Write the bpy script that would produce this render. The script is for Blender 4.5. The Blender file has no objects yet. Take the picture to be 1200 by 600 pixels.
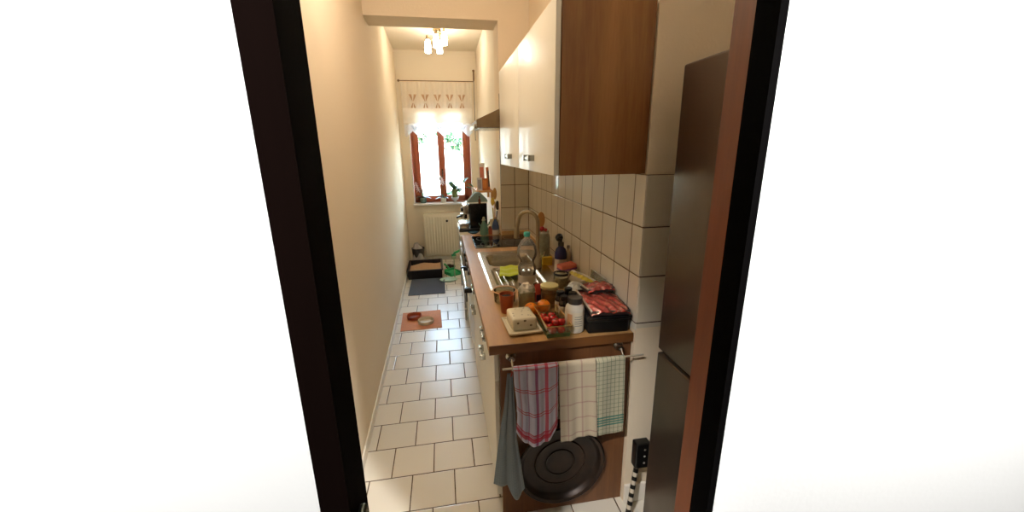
import bpy, bmesh, math, random
from mathutils import Vector, Matrix
random.seed(7)
sc = bpy.context.scene
COL = sc.collection
R = math.radians
PI = math.pi

# ------------------------------------------------------------------ materials
def new_mat(name):
    m = bpy.data.materials.new(name); m.use_nodes = True
    nt = m.node_tree
    b = nt.nodes['Principled BSDF']
    return m, nt, b

def ND(nt, typ, **kw):
    n = nt.nodes.new(typ)
    for k, v in kw.items(): setattr(n, k, v)
    return n

def setin(n, key, v):
    n.inputs[key].default_value = v

def math_n(nt, op, a, b=None, c=None, clamp=False):
    n = ND(nt, 'ShaderNodeMath', operation=op); n.use_clamp = clamp
    for i, v in enumerate((a, b, c)):
        if v is None: continue
        if isinstance(v, (int, float)): n.inputs[i].default_value = v
        else: nt.links.new(v, n.inputs[i])
    return n.outputs[0]

def mix_col(nt, fac, a, b, mode='MIX'):
    n = ND(nt, 'ShaderNodeMix', data_type='RGBA', blend_type=mode)
    if isinstance(fac, (int, float)): n.inputs[0].default_value = fac
    else: nt.links.new(fac, n.inputs[0])
    for i, v in ((6, a), (7, b)):
        if isinstance(v, tuple): n.inputs[i].default_value = (*v[:3], 1)
        else: nt.links.new(v, n.inputs[i])
    return n.outputs[2]

def s2l(c):
    return tuple(((x/255)/12.92 if x/255 <= .04045 else ((x/255+.055)/1.055)**2.4) for x in c)

MC = {}
def pm(name, rgb, rough=.5, metal=0, var=.08, scale=30, bump=0, spec=.5, coat=0, emit=0, trans=0, sheen=0, alpha=1, ior=1.45):
    """plain procedural material: base colour (0-255 sRGB) with a little noise variation"""
    if name in MC: return MC[name]
    m, nt, b = new_mat(name)
    col = s2l(rgb)
    tc = ND(nt, 'ShaderNodeTexCoord')
    no = ND(nt, 'ShaderNodeTexNoise'); setin(no, 'Scale', scale); setin(no, 'Detail', 4)
    nt.links.new(tc.outputs['Object'], no.inputs['Vector'])
    c = mix_col(nt, no.outputs['Fac'], tuple(x*(1-var) for x in col), tuple(min(1, x*(1+var)) for x in col))
    nt.links.new(c, b.inputs['Base Color'])
    setin(b, 'Roughness', rough); setin(b, 'Metallic', metal); setin(b, 'Specular IOR Level', spec)
    setin(b, 'Coat Weight', coat); setin(b, 'Sheen Weight', sheen); setin(b, 'Alpha', alpha)
    setin(b, 'Transmission Weight', trans); setin(b, 'IOR', ior)
    if emit:
        setin(b, 'Emission Color', (*col, 1)); setin(b, 'Emission Strength', emit)
    if bump:
        bp = ND(nt, 'ShaderNodeBump'); setin(bp, 'Strength', bump); setin(bp, 'Distance', .002)
        nt.links.new(no.outputs['Fac'], bp.inputs['Height']); nt.links.new(bp.outputs[0], b.inputs['Normal'])
    MC[name] = m
    return m

def wood(name, c1, c2, axis='Z', rough=.4, scale=1.0, coat=0):
    if name in MC: return MC[name]
    m, nt, b = new_mat(name)
    tc = ND(nt, 'ShaderNodeTexCoord'); mp = ND(nt, 'ShaderNodeMapping')
    nt.links.new(tc.outputs['Object'], mp.inputs['Vector'])
    s = {'Z': (14, 14, .9), 'Y': (14, .9, 14), 'X': (.9, 14, 14)}[axis]
    setin(mp, 'Scale', tuple(x*scale for x in s))
    n1 = ND(nt, 'ShaderNodeTexNoise'); setin(n1, 'Scale', 1.0); setin(n1, 'Detail', 6); setin(n1, 'Distortion', .6)
    nt.links.new(mp.outputs[0], n1.inputs['Vector'])
    mp2 = ND(nt, 'ShaderNodeMapping'); nt.links.new(tc.outputs['Object'], mp2.inputs['Vector'])
    setin(mp2, 'Scale', tuple((x*12 if x < 5 else x*9)*scale for x in s))
    n2 = ND(nt, 'ShaderNodeTexNoise'); setin(n2, 'Scale', 1.0); setin(n2, 'Detail', 3)
    nt.links.new(mp2.outputs[0], n2.inputs['Vector'])
    a = math_n(nt, 'MULTIPLY', n2.outputs['Fac'], .45)
    a = math_n(nt, 'MULTIPLY_ADD', n1.outputs['Fac'], 1.5, a)
    a = math_n(nt, 'SUBTRACT', a, .48, clamp=True)
    c = mix_col(nt, a, s2l(c1), s2l(c2))
    nt.links.new(c, b.inputs['Base Color']); setin(b, 'Roughness', rough); setin(b, 'Coat Weight', coat)
    MC[name] = m
    return m

def tiles(name, size, grout_w, rgb, grout, off, offset, plane='XY', rough=.15, tilt=.0, var=.03, bumpd=.001):
    """rectangular tile grid; size (w,h), off = world coordinates of a joint crossing"""
    m, nt, b = new_mat(name)
    tc = ND(nt, 'ShaderNodeTexCoord'); sep = ND(nt, 'ShaderNodeSeparateXYZ')
    nt.links.new(tc.outputs['Object'], sep.inputs[0])
    u = sep.outputs['XYZ'.index(plane[0])]; v = sep.outputs['XYZ'.index(plane[1])]
    v1 = math_n(nt, 'DIVIDE', math_n(nt, 'SUBTRACT', v, off[1]), size[1])
    row = math_n(nt, 'FLOOR', v1)
    sh = math_n(nt, 'MULTIPLY', math_n(nt, 'MODULO', math_n(nt, 'ADD', row, 100), 2), offset)
    u1 = math_n(nt, 'ADD', math_n(nt, 'DIVIDE', math_n(nt, 'SUBTRACT', u, off[0]), size[0]), sh)
    colid = math_n(nt, 'FLOOR', u1)
    fu = math_n(nt, 'FRACT', u1); fv = math_n(nt, 'FRACT', v1)
    du = math_n(nt, 'MULTIPLY', math_n(nt, 'MINIMUM', fu, math_n(nt, 'SUBTRACT', 1, fu)), size[0])
    dv = math_n(nt, 'MULTIPLY', math_n(nt, 'MINIMUM', fv, math_n(nt, 'SUBTRACT', 1, fv)), size[1])
    d = math_n(nt, 'MINIMUM', du, dv)
    g = math_n(nt, 'LESS_THAN', d, grout_w/2)
    comb = ND(nt, 'ShaderNodeCombineXYZ'); nt.links.new(colid, comb.inputs[0]); nt.links.new(row, comb.inputs[1])
    wn = ND(nt, 'ShaderNodeTexWhiteNoise', noise_dimensions='3D'); nt.links.new(comb.outputs[0], wn.inputs['Vector'])
    base = s2l(rgb)
    c = mix_col(nt, wn.outputs['Value'], tuple(x*(1-var) for x in base), tuple(min(1, x*(1+var)) for x in base))
    no = ND(nt, 'ShaderNodeTexNoise'); setin(no, 'Scale', 9); setin(no, 'Detail', 5)
    nt.links.new(tc.outputs['Object'], no.inputs['Vector'])
    c = mix_col(nt, math_n(nt, 'MULTIPLY', no.outputs['Fac'], .10), c, tuple(x*.7 for x in base))
    c = mix_col(nt, g, c, s2l(grout))
    nt.links.new(c, b.inputs['Base Color'])
    nt.links.new(math_n(nt, 'MULTIPLY_ADD', g, .6, rough), b.inputs['Roughness'])
    h = math_n(nt, 'MINIMUM', d, grout_w*1.2)
    bp = ND(nt, 'ShaderNodeBump'); setin(bp, 'Strength', .6); setin(bp, 'Distance', 1.0)
    hh = math_n(nt, 'MULTIPLY_ADD', no.outputs['Fac'], .0006, math_n(nt, 'MULTIPLY', h, .5))
    nt.links.new(hh, bp.inputs['Height'])
    if tilt:
        sub = ND(nt, 'ShaderNodeVectorMath', operation='SUBTRACT'); nt.links.new(wn.outputs['Color'], sub.inputs[0]); sub.inputs[1].default_value = (.5, .5, .5)
        scl = ND(nt, 'ShaderNodeVectorMath', operation='SCALE'); nt.links.new(sub.outputs[0], scl.inputs[0]); scl.inputs['Scale'].default_value = tilt
        add = ND(nt, 'ShaderNodeVectorMath', operation='ADD'); nt.links.new(bp.outputs[0], add.inputs[0]); nt.links.new(scl.outputs[0], add.inputs[1])
        nz = ND(nt, 'ShaderNodeVectorMath', operation='NORMALIZE'); nt.links.new(add.outputs[0], nz.inputs[0])
        nt.links.new(nz.outputs[0], b.inputs['Normal'])
    else:
        nt.links.new(bp.outputs[0], b.inputs['Normal'])
    return m

def plaster(name, rgb, rough=.85, bump=.35):
    m, nt, b = new_mat(name)
    tc = ND(nt, 'ShaderNodeTexCoord')
    n1 = ND(nt, 'ShaderNodeTexNoise'); setin(n1, 'Scale', 70); setin(n1, 'Detail', 6)
    nt.links.new(tc.outputs['Object'], n1.inputs['Vector'])
    n2 = ND(nt, 'ShaderNodeTexNoise'); setin(n2, 'Scale', 1.5); setin(n2, 'Detail', 2)
    nt.links.new(tc.outputs['Object'], n2.inputs['Vector'])
    base = s2l(rgb)
    c = mix_col(nt, n2.outputs['Fac'], tuple(x*.97 for x in base), base)
    nt.links.new(c, b.inputs['Base Color']); setin(b, 'Roughness', rough); setin(b, 'Specular IOR Level', .2)
    bp = ND(nt, 'ShaderNodeBump'); setin(bp, 'Strength', bump); setin(bp, 'Distance', .004)
    nt.links.new(n1.outputs['Fac'], bp.inputs['Height']); nt.links.new(bp.outputs[0], b.inputs['Normal'])
    return m

def clear(name, rgb=(235, 245, 240), opacity=.12, rough=.03, body=None):
    """thin clear glass / plastic: mostly transparent with a fresnel gloss and a slight tint"""
    if name in MC: return MC[name]
    m, nt, b = new_mat(name)
    nt.nodes.remove(b); out = nt.nodes['Material Output']
    tr = ND(nt, 'ShaderNodeBsdfTransparent'); setin(tr, 'Color', (*s2l(rgb), 1))
    df = ND(nt, 'ShaderNodeBsdfDiffuse'); setin(df, 'Color', (*s2l(body or rgb), 1))
    gl = ND(nt, 'ShaderNodeBsdfGlossy'); setin(gl, 'Roughness', rough)
    fr = ND(nt, 'ShaderNodeFresnel'); setin(fr, 'IOR', 1.33)
    no = ND(nt, 'ShaderNodeTexNoise'); setin(no, 'Scale', 25)
    m1 = ND(nt, 'ShaderNodeMixShader'); nt.links.new(math_n(nt, 'MULTIPLY', no.outputs['Fac'], opacity*2), m1.inputs[0])
    nt.links.new(tr.outputs[0], m1.inputs[1]); nt.links.new(df.outputs[0], m1.inputs[2])
    m2 = ND(nt, 'ShaderNodeMixShader'); nt.links.new(fr.outputs[0], m2.inputs[0])
    nt.links.new(m1.outputs[0], m2.inputs[1]); nt.links.new(gl.outputs[0], m2.inputs[2])
    nt.links.new(m2.outputs[0], out.inputs['Surface'])
    MC[name] = m
    return m

def sheer(name, rgb, transp, translu=.5):
    m, nt, b = new_mat(name)
    nt.nodes.remove(b); out = nt.nodes['Material Output']
    tc = ND(nt, 'ShaderNodeTexCoord'); no = ND(nt, 'ShaderNodeTexNoise'); setin(no, 'Scale', 60); setin(no, 'Detail', 3)
    nt.links.new(tc.outputs['Object'], no.inputs['Vector'])
    df = ND(nt, 'ShaderNodeBsdfDiffuse'); setin(df, 'Color', (*s2l(rgb), 1))
    tl = ND(nt, 'ShaderNodeBsdfTranslucent'); setin(tl, 'Color', (*s2l(rgb), 1))
    tr = ND(nt, 'ShaderNodeBsdfTransparent')
    m1 = ND(nt, 'ShaderNodeMixShader'); setin(m1, 0, translu)
    nt.links.new(df.outputs[0], m1.inputs[1]); nt.links.new(tl.outputs[0], m1.inputs[2])
    m2 = ND(nt, 'ShaderNodeMixShader'); nt.links.new(math_n(nt, 'MULTIPLY_ADD', no.outputs['Fac'], transp*.5, transp*.75), m2.inputs[0])
    nt.links.new(m1.outputs[0], m2.inputs[1]); nt.links.new(tr.outputs[0], m2.inputs[2])
    nt.links.new(m2.outputs[0], out.inputs['Surface'])
    return m

def cloth(name, base, stripes_u=(), stripes_v=(), rough=.9):
    """woven cloth; stripes given as (period or None, centre, half width, colour, strength) over UV metres"""
    m, nt, b = new_mat(name)
    uv = ND(nt, 'ShaderNodeUVMap'); sep = ND(nt, 'ShaderNodeSeparateXYZ'); nt.links.new(uv.outputs[0], sep.inputs[0])
    no = ND(nt, 'ShaderNodeTexNoise'); setin(no, 'Scale', 300); nt.links.new(uv.outputs[0], no.inputs['Vector'])
    b0 = s2l(base)
    c = mix_col(nt, no.outputs['Fac'], tuple(x*.85 for x in b0), b0)
    for ax, lst in ((0, stripes_u), (1, stripes_v)):
        for per, cen, hw, col, st in lst:
            x = sep.outputs[ax]
            if per:
                x = math_n(nt, 'MULTIPLY', math_n(nt, 'FRACT', math_n(nt, 'DIVIDE', math_n(nt, 'SUBTRACT', x, cen-per/2), per)), per)
                cc = per/2
            else: cc = cen
            f = math_n(nt, 'LESS_THAN', math_n(nt, 'ABSOLUTE', math_n(nt, 'SUBTRACT', x, cc)), hw)
            f = math_n(nt, 'MULTIPLY', f, st)
            c = mix_col(nt, f, c, s2l(col))
    nt.links.new(c, b.inputs['Base Color']); setin(b, 'Roughness', rough); setin(b, 'Sheen Weight', .2); setin(b, 'Specular IOR Level', .15)
    bp = ND(nt, 'ShaderNodeBump'); setin(bp, 'Strength', .3); setin(bp, 'Distance', .001)
    nt.links.new(no.outputs['Fac'], bp.inputs['Height']); nt.links.new(bp.outputs[0], b.inputs['Normal'])
    return m

# ------------------------------------------------------------------ mesh builder
class MB:
    def __init__(s): s.bm = bmesh.new()
    def box(s, x0, x1, y0, y1, z0, z1, bev=0, M=None):
        v = [Vector((x, y, z)) for z in (z0, z1) for y in (y0, y1) for x in (x0, x1)]
        t = bmesh.new()
        vs = [t.verts.new(p) for p in v]
        for f in ((0, 2, 3, 1), (4, 5, 7, 6), (0, 1, 5, 4), (2, 6, 7, 3), (0, 4, 6, 2), (1, 3, 7, 5)):
            t.faces.new([vs[i] for i in f])
        if bev: bmesh.ops.bevel(t, geom=list(t.edges), offset=bev, segments=3, profile=.6, affect='EDGES')
        s._merge(t, M); return s
    def _merge(s, t, M=None):
        if M is not None: bmesh.ops.transform(t, matrix=M, verts=t.verts)
        me = bpy.data.meshes.new('tmp'); t.to_mesh(me); t.free()
        s.bm.from_mesh(me); bpy.data.meshes.remove(me)
    def lathe(s, prof, c=(0, 0, 0), seg=32, M=None, sx=1, sy=1, cap=True):
        t = bmesh.new(); rings = []
        for r, z in prof:
            rings.append([t.verts.new((math.cos(a)*max(r, 1e-4)*sx, math.sin(a)*max(r, 1e-4)*sy, z)) for a in [2*PI*i/seg for i in range(seg)]])
        for a, b in zip(rings, rings[1:]):
            for i in range(seg):
                t.faces.new((a[i], a[(i+1) % seg], b[(i+1) % seg], b[i]))
        if cap:
            t.faces.new(rings[0][::-1]); t.faces.new(rings[-1])
        mm = Matrix.Translation(c) @ (M or Matrix())
        s._merge(t, mm); return s
    def tube(s, pts, r, seg=10, cap=True):
        pts = [Vector(p) for p in pts]
        rr = r if isinstance(r, (list, tuple)) else [r]*len(pts)
        t = s.bm; rings = []
        up = None
        for i, p in enumerate(pts):
            d = (pts[min(i+1, len(pts)-1)]-pts[max(i-1, 0)]).normalized()
            if up is None:
                up = Vector((0, 0, 1)) if abs(d.z) < .9 else Vector((1, 0, 0))
            a = d.cross(up).normalized(); b = a.cross(d).normalized(); up = b
            rings.append([t.verts.new(p+(a*math.cos(2*PI*k/seg)+b*math.sin(2*PI*k/seg))*rr[i]) for k in range(seg)])
        for a, b in zip(rings, rings[1:]):
            for k in range(seg): t.faces.new((a[k], a[(k+1) % seg], b[(k+1) % seg], b[k]))
        if cap: t.faces.new(rings[0][::-1]); t.faces.new(rings[-1])
        return s
    def ball(s, c, r, seg=20, sc=(1, 1, 1), noise=0, M=None):
        t = bmesh.new(); bmesh.ops.create_uvsphere(t, u_segments=seg, v_segments=seg//2+2, radius=r)
        for v in t.verts:
            if noise: v.co *= 1+random.uniform(-noise, noise)
            v.co = Vector((v.co.x*sc[0], v.co.y*sc[1], v.co.z*sc[2]))
        s._merge(t, Matrix.Translation(c) @ (M or Matrix())); return s
    def leaf(s, base, d, L, w, droop=.3, n=6):
        base = Vector(base); d = Vector(d).normalized(); side = d.cross(Vector((0, 0, 1)))
        if side.length < .1: side = Vector((1, 0, 0))
        side.normalize(); prev = None
        for i in range(n+1):
            t = i/n; p = base+d*L*t-Vector((0, 0, 1))*droop*L*t*t
            ww = w*math.sin(PI*min(.97, max(.06, t)))**.8/2
            nn = side.cross(d).normalized()*ww*.35
            row = [s.bm.verts.new(p-side*ww+nn), s.bm.verts.new(p), s.bm.verts.new(p+side*ww+nn)]
            if prev:
                s.bm.faces.new((prev[0], prev[1], row[1], row[0])); s.bm.faces.new((prev[1], prev[2], row[2], row[1]))
            prev = row
        return s
    def grid(s, fn, nu, nv, uvf=None):
        """fn(u,v) in 0..1 -> point ; uvf -> uv metres"""
        bm = s.bm; uvl = bm.loops.layers.uv.verify()
        vv = [[bm.verts.new(fn(i/nu, j/nv)) for j in range(nv+1)] for i in range(nu+1)]
        for i in range(nu):
            for j in range(nv):
                f = bm.faces.new((vv[i][j], vv[i+1][j], vv[i+1][j+1], vv[i][j+1]))
                if uvf:
                    for l, (a, b) in zip(f.loops, ((i, j), (i+1, j), (i+1, j+1), (i, j+1))):
                        l[uvl].uv = uvf(a/nu, b/nv)
        return s
    def build(s, name, mat, parent=None, smooth=None, loc=None, solid=0, angle=40):
        bm = s.bm
        if not solid: bmesh.ops.recalc_face_normals(bm, faces=bm.faces)
        me = bpy.data.meshes.new(name); bm.to_mesh(me); bm.free()
        if isinstance(mat, (list, tuple)):
            for x in mat: me.materials.append(x)
        else: me.materials.append(mat)
        o = bpy.data.objects.new(name, me); COL.objects.link(o)
        if smooth is not False:
            me.polygons.foreach_set('use_smooth', [True]*len(me.polygons))
            try: me.set_sharp_from_angle(angle=R(angle))
            except Exception: pass
        if parent: o.parent = parent
        if loc: o.location = loc
        if solid:
            md = o.modifiers.new('thickness', 'SOLIDIFY'); md.thickness = solid; md.offset = 0
        return o

def tag(o, label, cat, group=None, kind=None):
    if label: o['label'] = label
    if cat: o['category'] = cat
    if group: o['group'] = group
    if kind: o['kind'] = kind
    return o

def thing(name, label, cat, loc=(0, 0, 0), rz=0, group=None):
    o = bpy.data.objects.new(name, None); COL.objects.link(o)
    o.location = loc; o.rotation_euler = (0, 0, rz); o.empty_display_size = .05
    return tag(o, label, cat, group)

def struct(o):
    o['kind'] = 'structure'; return o

def copy_tree(root, loc, rz, label):
    r = root.copy(); COL.objects.link(r); r.location = loc; r.rotation_euler = (0, 0, rz); r['label'] = label
    def rec(src, dst):
        for ch in list(src.children):
            c = ch.copy(); COL.objects.link(c); c.parent = dst; rec(ch, c)
    rec(root, r)
    return r

# ------------------------------------------------------------------ palette
WALL = (238, 220, 192)
M_wall = plaster('cream_plaster', WALL)
M_ceil = plaster('ceiling_paint', (240, 228, 206), bump=.15)
M_back = plaster('back_wall_plaster', (240, 226, 202), bump=.15)
M_white = pm('white_paint', (240, 236, 226), .45, var=.02)
M_hall = plaster('hallway_white_plaster', (250, 250, 248), bump=.1)
M_halldark = plaster('hallway_rear_paint', (70, 60, 52), bump=.1)
M_floor = tiles('floor_tiles', (.2165, .2165), .0055, (232, 224, 208), (88, 68, 44), (-.0275, 1.535), .5, 'XY', .3, var=.03)
M_tile = tiles('wall_tiles_side', (.1545, .2035), .005, (234, 226, 210), (96, 70, 44), (1.486, 1.5435), 0, 'YZ', .09, tilt=.035, var=.02)
M_tile_end = tiles('wall_tiles_end', (.127, .2035), .005, (226, 216, 196), (84, 62, 40), (.632, 1.5435), 0, 'XZ', .12, tilt=.02)
M_tile_face = tiles('wall_tiles_return', (.155, .2035), .005, (222, 212, 192), (60, 46, 34), (.915, 1.5435), 0, 'XZ', .14, tilt=.01)
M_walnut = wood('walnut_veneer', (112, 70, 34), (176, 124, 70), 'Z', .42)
M_walnut_shade = wood('walnut_painted_shade', (84, 50, 28), (134, 88, 52), 'Z', .45)  # same walnut as the cabinet side, darkened to paint in the lower shade
M_beech = wood('beech_worktop', (146, 106, 62), (194, 152, 98), 'Y', .5)
M_door = pm('cream_lacquer_door', (238, 234, 220), .33, var=.015, coat=.1)
M_bodyw = pm('cabinet_white_body', (222, 216, 200), .4, var=.02)
M_chrome = pm('brushed_chrome', (190, 190, 186), .25, 1, var=.03)
M_handle = pm('handle_nickel', (184, 186, 178), .22, .8, var=.03)
M_steel = pm('stainless_steel', (188, 178, 160), .27, 1, var=.05, scale=120)
M_fridge = pm('fridge_steel_front', (108, 97, 86), .3, .85, var=.05, scale=8)
M_dark = pm('black_plastic', (14, 13, 13), .35, var=.1)
M_darkwood = wood('dark_stained_door_wood', (8, 2, 1), (14, 5, 3), 'Z', 1.0)
M_darkwood.node_tree.nodes['Principled BSDF'].inputs['Specular IOR Level'].default_value = .05
M_seal = pm('black_rubber_seal', (6, 5, 5), 1.0, spec=.05)
M_orange = wood('reddish_door_wood', (92, 42, 18), (134, 66, 28), 'Z', .45)
M_winwood = wood('red_brown_window_wood', (140, 62, 36), (176, 88, 52), 'Z', .4)
M_green = pm('leaf_green', (52, 96, 44), .45, var=.3, scale=20)
M_teal_leaf = pm('bluish_leaf', (60, 100, 84), .4, var=.25)
M_rad = pm('radiator_enamel', (226, 218, 198), .35, var=.01)

# ------------------------------------------------------------------ room shell
CEIL = 2.97
YB = 6.0           # back wall inner face
def wl(y): return -.497-.0115*(y-.6)     # left wall runs slightly out of square
# floor
struct(MB().box(-1.6, 2.2, .575, 6.3, -.12, 0).build('floor', M_floor, smooth=False))
struct(MB().box(-1.6, 2.2, -2.2, .575, -.12, 0).build('floor_hall', wood('dark_parquet', (40, 22, 12), (70, 42, 26), 'X', .6), smooth=False))
struct(MB().box(-1.6, 2.2, .575, 6.3, CEIL, CEIL+.1).build('ceiling', M_ceil, smooth=False))
struct(MB().box(-1.6, 2.2, -2.2, .575, CEIL, CEIL+.1).build('ceiling_hall', M_halldark, smooth=False))
# left wall
b = MB(); t = b.bm
pts = [(wl(.62), .62), (wl(6.3), 6.3), (-.8, 6.3), (-.8, .62)]
lo = [t.verts.new((x, y, 0)) for x, y in pts]; hi = [t.verts.new((x, y, CEIL)) for x, y in pts]
for i in range(4):
    j = (i+1) % 4; t.faces.new((lo[i], lo[j], hi[j], hi[i]))
t.faces.new(hi); t.faces.new(lo[::-1])
struct(b.build('wall_left', M_wall, smooth=False))
# right wall with tiled lower part, its return face beside the fridge niche
struct(MB().box(.765, 1.5, 1.405, 3.5, 0, CEIL).build('wall_right', M_wall, smooth=False))
struct(MB().box(.76, .7655, 1.4, 3.5, .9, 1.5435).build('trim_1', M_tile, smooth=False))
struct(MB().box(.7655, 1.45, 1.3975, 1.4055, .91, 1.5435).build('trim_2', M_tile_face, smooth=False))
struct(MB().box(1.45, 1.55, .62, 1.405, 0, CEIL).build('wall_niche', M_wall, smooth=False))
# partition between kitchen and rear room: pier and beam
struct(MB().box(.507, 1.5, 3.505, 3.78, 0, CEIL).build('wall_partition', M_wall, smooth=False))
struct(MB().box(-.72, .507, 3.505, 3.78, 2.65, CEIL).build('wall_beam', M_wall, smooth=False))
struct(MB().box(.505, .76, 3.4975, 3.506, .9, 2.1).build('trim_3', M_tile_end, smooth=False))
# far right wall
struct(MB().box(.545, .8, 3.78, 6.3, 0, CEIL).build('wall_right_rear', M_back, smooth=False))
# back wall around the window
WX0, WX1, WZ0, WZ1 = -.435, .435, .885, 2.28
struct(MB().box(-.8, WX0, YB, 6.3, 0, CEIL).box(WX1, .8, YB, 6.3, 0, CEIL).box(WX0, WX1, YB, 6.3, 0, WZ0).box(WX0, WX1, YB, 6.3, WZ1, CEIL).build('wall_back', M_back, smooth=False))
# doorway wall: the camera looks through it from the hallway
DY0, DY1 = .53, .62
DXL, DXR = -.172, .466
struct(MB().box(-1.6, DXL-.04, DY0, DY1, 0, CEIL).build('wall_hall_left', M_hall, smooth=False))
struct(MB().box(DXR+.004, 2.2, DY0, DY1, 0, CEIL).build('wall_hall_right', M_hall, smooth=False))
struct(MB().box(DXL-.04, DXR+.004, DY0, DY1, 2.1, CEIL).build('wall_hall_lintel', M_hall, smooth=False))
struct(MB().box(-1.7, -1.6, -2.2, .62, 0, CEIL).build('wall_hall_far_left', M_halldark, smooth=False))
struct(MB().box(2.2, 2.3, -2.2, .62, 0, CEIL).build('wall_hall_far_right', M_halldark, smooth=False))
struct(MB().box(-1.7, 2.3, -2.3, -2.2, 0, CEIL).build('wall_hall_rear', M_halldark, smooth=False))
# door frame (lining dark on the left, reddish wood with black seal on the right)
df = struct(thing('door_1', None, None, (0, 0, 0)))
MB().box(DXL-.042, DXL, DY0-.008, DY1+.004, 0, 2.1).build('jamb', M_darkwood, df)
MB().box(DXR, DXR+.03, .572, DY1+.004, 0, 2.1).build('jamb', M_orange, df)
MB().box(DXR-.004, DXR-.001+.01, DY0-.004, .572, 0, 2.1).build('door_seal', M_seal, df)
MB().box(DXL-.042, DXR+.03, DY0-.006, DY1+.004, 2.1, 2.14).build('head', M_darkwood, df)
MB().box(DXL, DXL+.013, .545, .575, 1.0, 1.062, .006).build('latch', pm('gunmetal', (70, 74, 66), .35, .8), df)
# baseboards
M_base = pm('skirting_tile', (240, 232, 218), .3, var=.03)
b = MB()
for i in range(24):
    y0 = .65+i*.2165; y1 = min(y0+.213, YB)
    if y0 < YB: b.box(wl(y0)-.004, wl(y0)+.007, y0, y1, 0, .062, .002)
struct(b.build('baseboard_left', M_base))
struct(MB().box(wl(6)+.01, .545, YB-.01, YB, 0, .06, .002).build('baseboard_back', M_base))
struct(MB().box(.7655, 1.4, 1.39, 1.405, 0, .1, .003).build('baseboard_right', M_base))

# ------------------------------------------------------------------ window
win = struct(thing('window_1', None, None, (0, 6.1, WZ0)))
M_glass = clear('window_glass', (250, 254, 252), .01)
b = MB()
fx0, fx1, fz0, fz1 = -.43, .43, 0, WZ1-WZ0-.005
b.box(fx0, fx0+.05, 0, .07, fz0, fz1, .004).box(fx1-.05, fx1, 0, .07, fz0, fz1, .004).box(fx0, fx1, 0, .07, fz0, fz0+.045, .004).box(fx0, fx1, 0, .07, fz1-.05, fz1, .004)
b.build('window_frame', M_winwood, win)
for a0, a1 in ((fx0+.04, .0), (.002, fx1-.04)):
    b = MB(); z0, z1 = .03, fz1-.03; w = .072
    wl_, wr_ = (w, .048) if a0 < -.1 else (.048, w)
    b.box(a0, a0+wl_, -.02, .04, z0, z1, .006).box(a1-wr_, a1, -.02, .04, z0, z1, .006).box(a0, a1, -.02, .04, z0, z0+.075, .006).box(a0, a1, -.02, .04, z1-.06, z1, .006)
    if a0 < -.1: b.box(-.022, .024, -.032, -.019, z0, z1, .004)
    sa = b.build('sash', M_winwood, win)
    MB().box(a0+wl_-.004, a1-wr_+.004, .008, .012, z0+.07, z1-.06).build('pane', M_glass, sa, smooth=False)
MB().box(-.009, .011, -.045, -.032, .42, .5, .004).tube([(.001, -.045, .46), (.001, -.06, .46), (.001, -.062, .37)], .007).build('window_handle', pm('bronze_handle', (70, 52, 34), .35, .8), win)
struct(MB().box(WX0-.01, WX1+.01, 5.9, 6.12, .866, .892, .005).build('trim_4', pm('white_sill', (236, 236, 236), .3, var=.02)))

# ------------------------------------------------------------------ curtain
cu = thing('lace_curtain', 'white lace curtain with pointed hem on a brown rod over window', 'curtain', (0, 5.95, 1.8))
M_cur = sheer('white_voile', (250, 242, 228), .12, .45)
M_cur2 = sheer('sheer_lace', (246, 248, 250), .3, .5)
cx0, cx1 = -.50, .475
b = MB()
b.grid(lambda u, v: (cx0+(cx1-cx0)*u, .012*math.sin(u*40)*(.3+v)+.006*math.sin(u*97), .76-.56*v), 120, 24)
b.build('curtain_panel', M_cur, cu)
b = MB()
b.grid(lambda u, v: (cx0+.01+(cx1-cx0-.02)*u, -.035-.03*math.sin(v*PI)+.006*math.sin(u*33), .42-.2*v), 120, 16)
b.build('roman_fold', M_cur, cu)
def hem(u, v):
    x = cx0+.01+(cx1-cx0-.02)*u
    ph = ((x+.378)/.173) % 1.0
    zig = abs(ph-.5)*2         # 1 at bars -> high
    bot = .035+.08*zig
    return (x, -.02+.006*math.sin(u*50), .2+(bot-.2)*v)
MB().grid(hem, 240, 8).build('scalloped_hem', M_cur2, cu)
M_emb = pm('embroidery_thread', (186, 150, 116), .8)
M_emb2 = pm('pale_embroidery_thread', (170, 180, 196), .8)
def motif(cx, z0, z1, y, bb):
    w = .05; zm = (z0+z1)/2
    for sx in (-1, 1):
        for k in range(5):
            o = k*.008
            bb.tube([(cx+sx*(w-o), y, z1), (cx+sx*.006, y, zm+.012)], .003, 5)
            bb.tube([(cx+sx*(w-o)*.8, y, z0), (cx+sx*.006, y, zm-.012)], .0025, 5)
for k in range(5):
    b = MB(); motif(-.345+k*.168, .40, .60, -.016, b); b.build('embroidery', M_emb, cu)
for k in range(5):
    b = MB(); cx = -.345+k*.168
    for sx in (-1, 1):
        for j in range(4): b.tube([(cx+sx*(.045-j*.01), -.034, .185), (cx+sx*.006, -.034, .125)], .0022, 5)
    b.build('hem_embroidery', M_emb2, cu)
MB().tube([(-.515, 0, .775), (.50, 0, .775)], .006).ball((-.52, 0, .775), .016).build('rod', pm('antique_brass', (120, 92, 60), .4, .6), cu)
cp = thing('curtain_pole', 'thin dark vertical curtain pull pole at right edge of window', 'pole', (.50, 5.93, 1.78))
MB().tube([(0, 0, 0), (.004, 0, .92)], .005).build('shaft', pm('grey_pole', (120, 110, 96), .5), cp)
MB().tube([(.004, 0, .80), (.004, 0, .93)], .011).ball((.004, 0, .93), .016).build('finial', pm('antique_brass', (120, 92, 60), .4, .6), cp)

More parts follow.
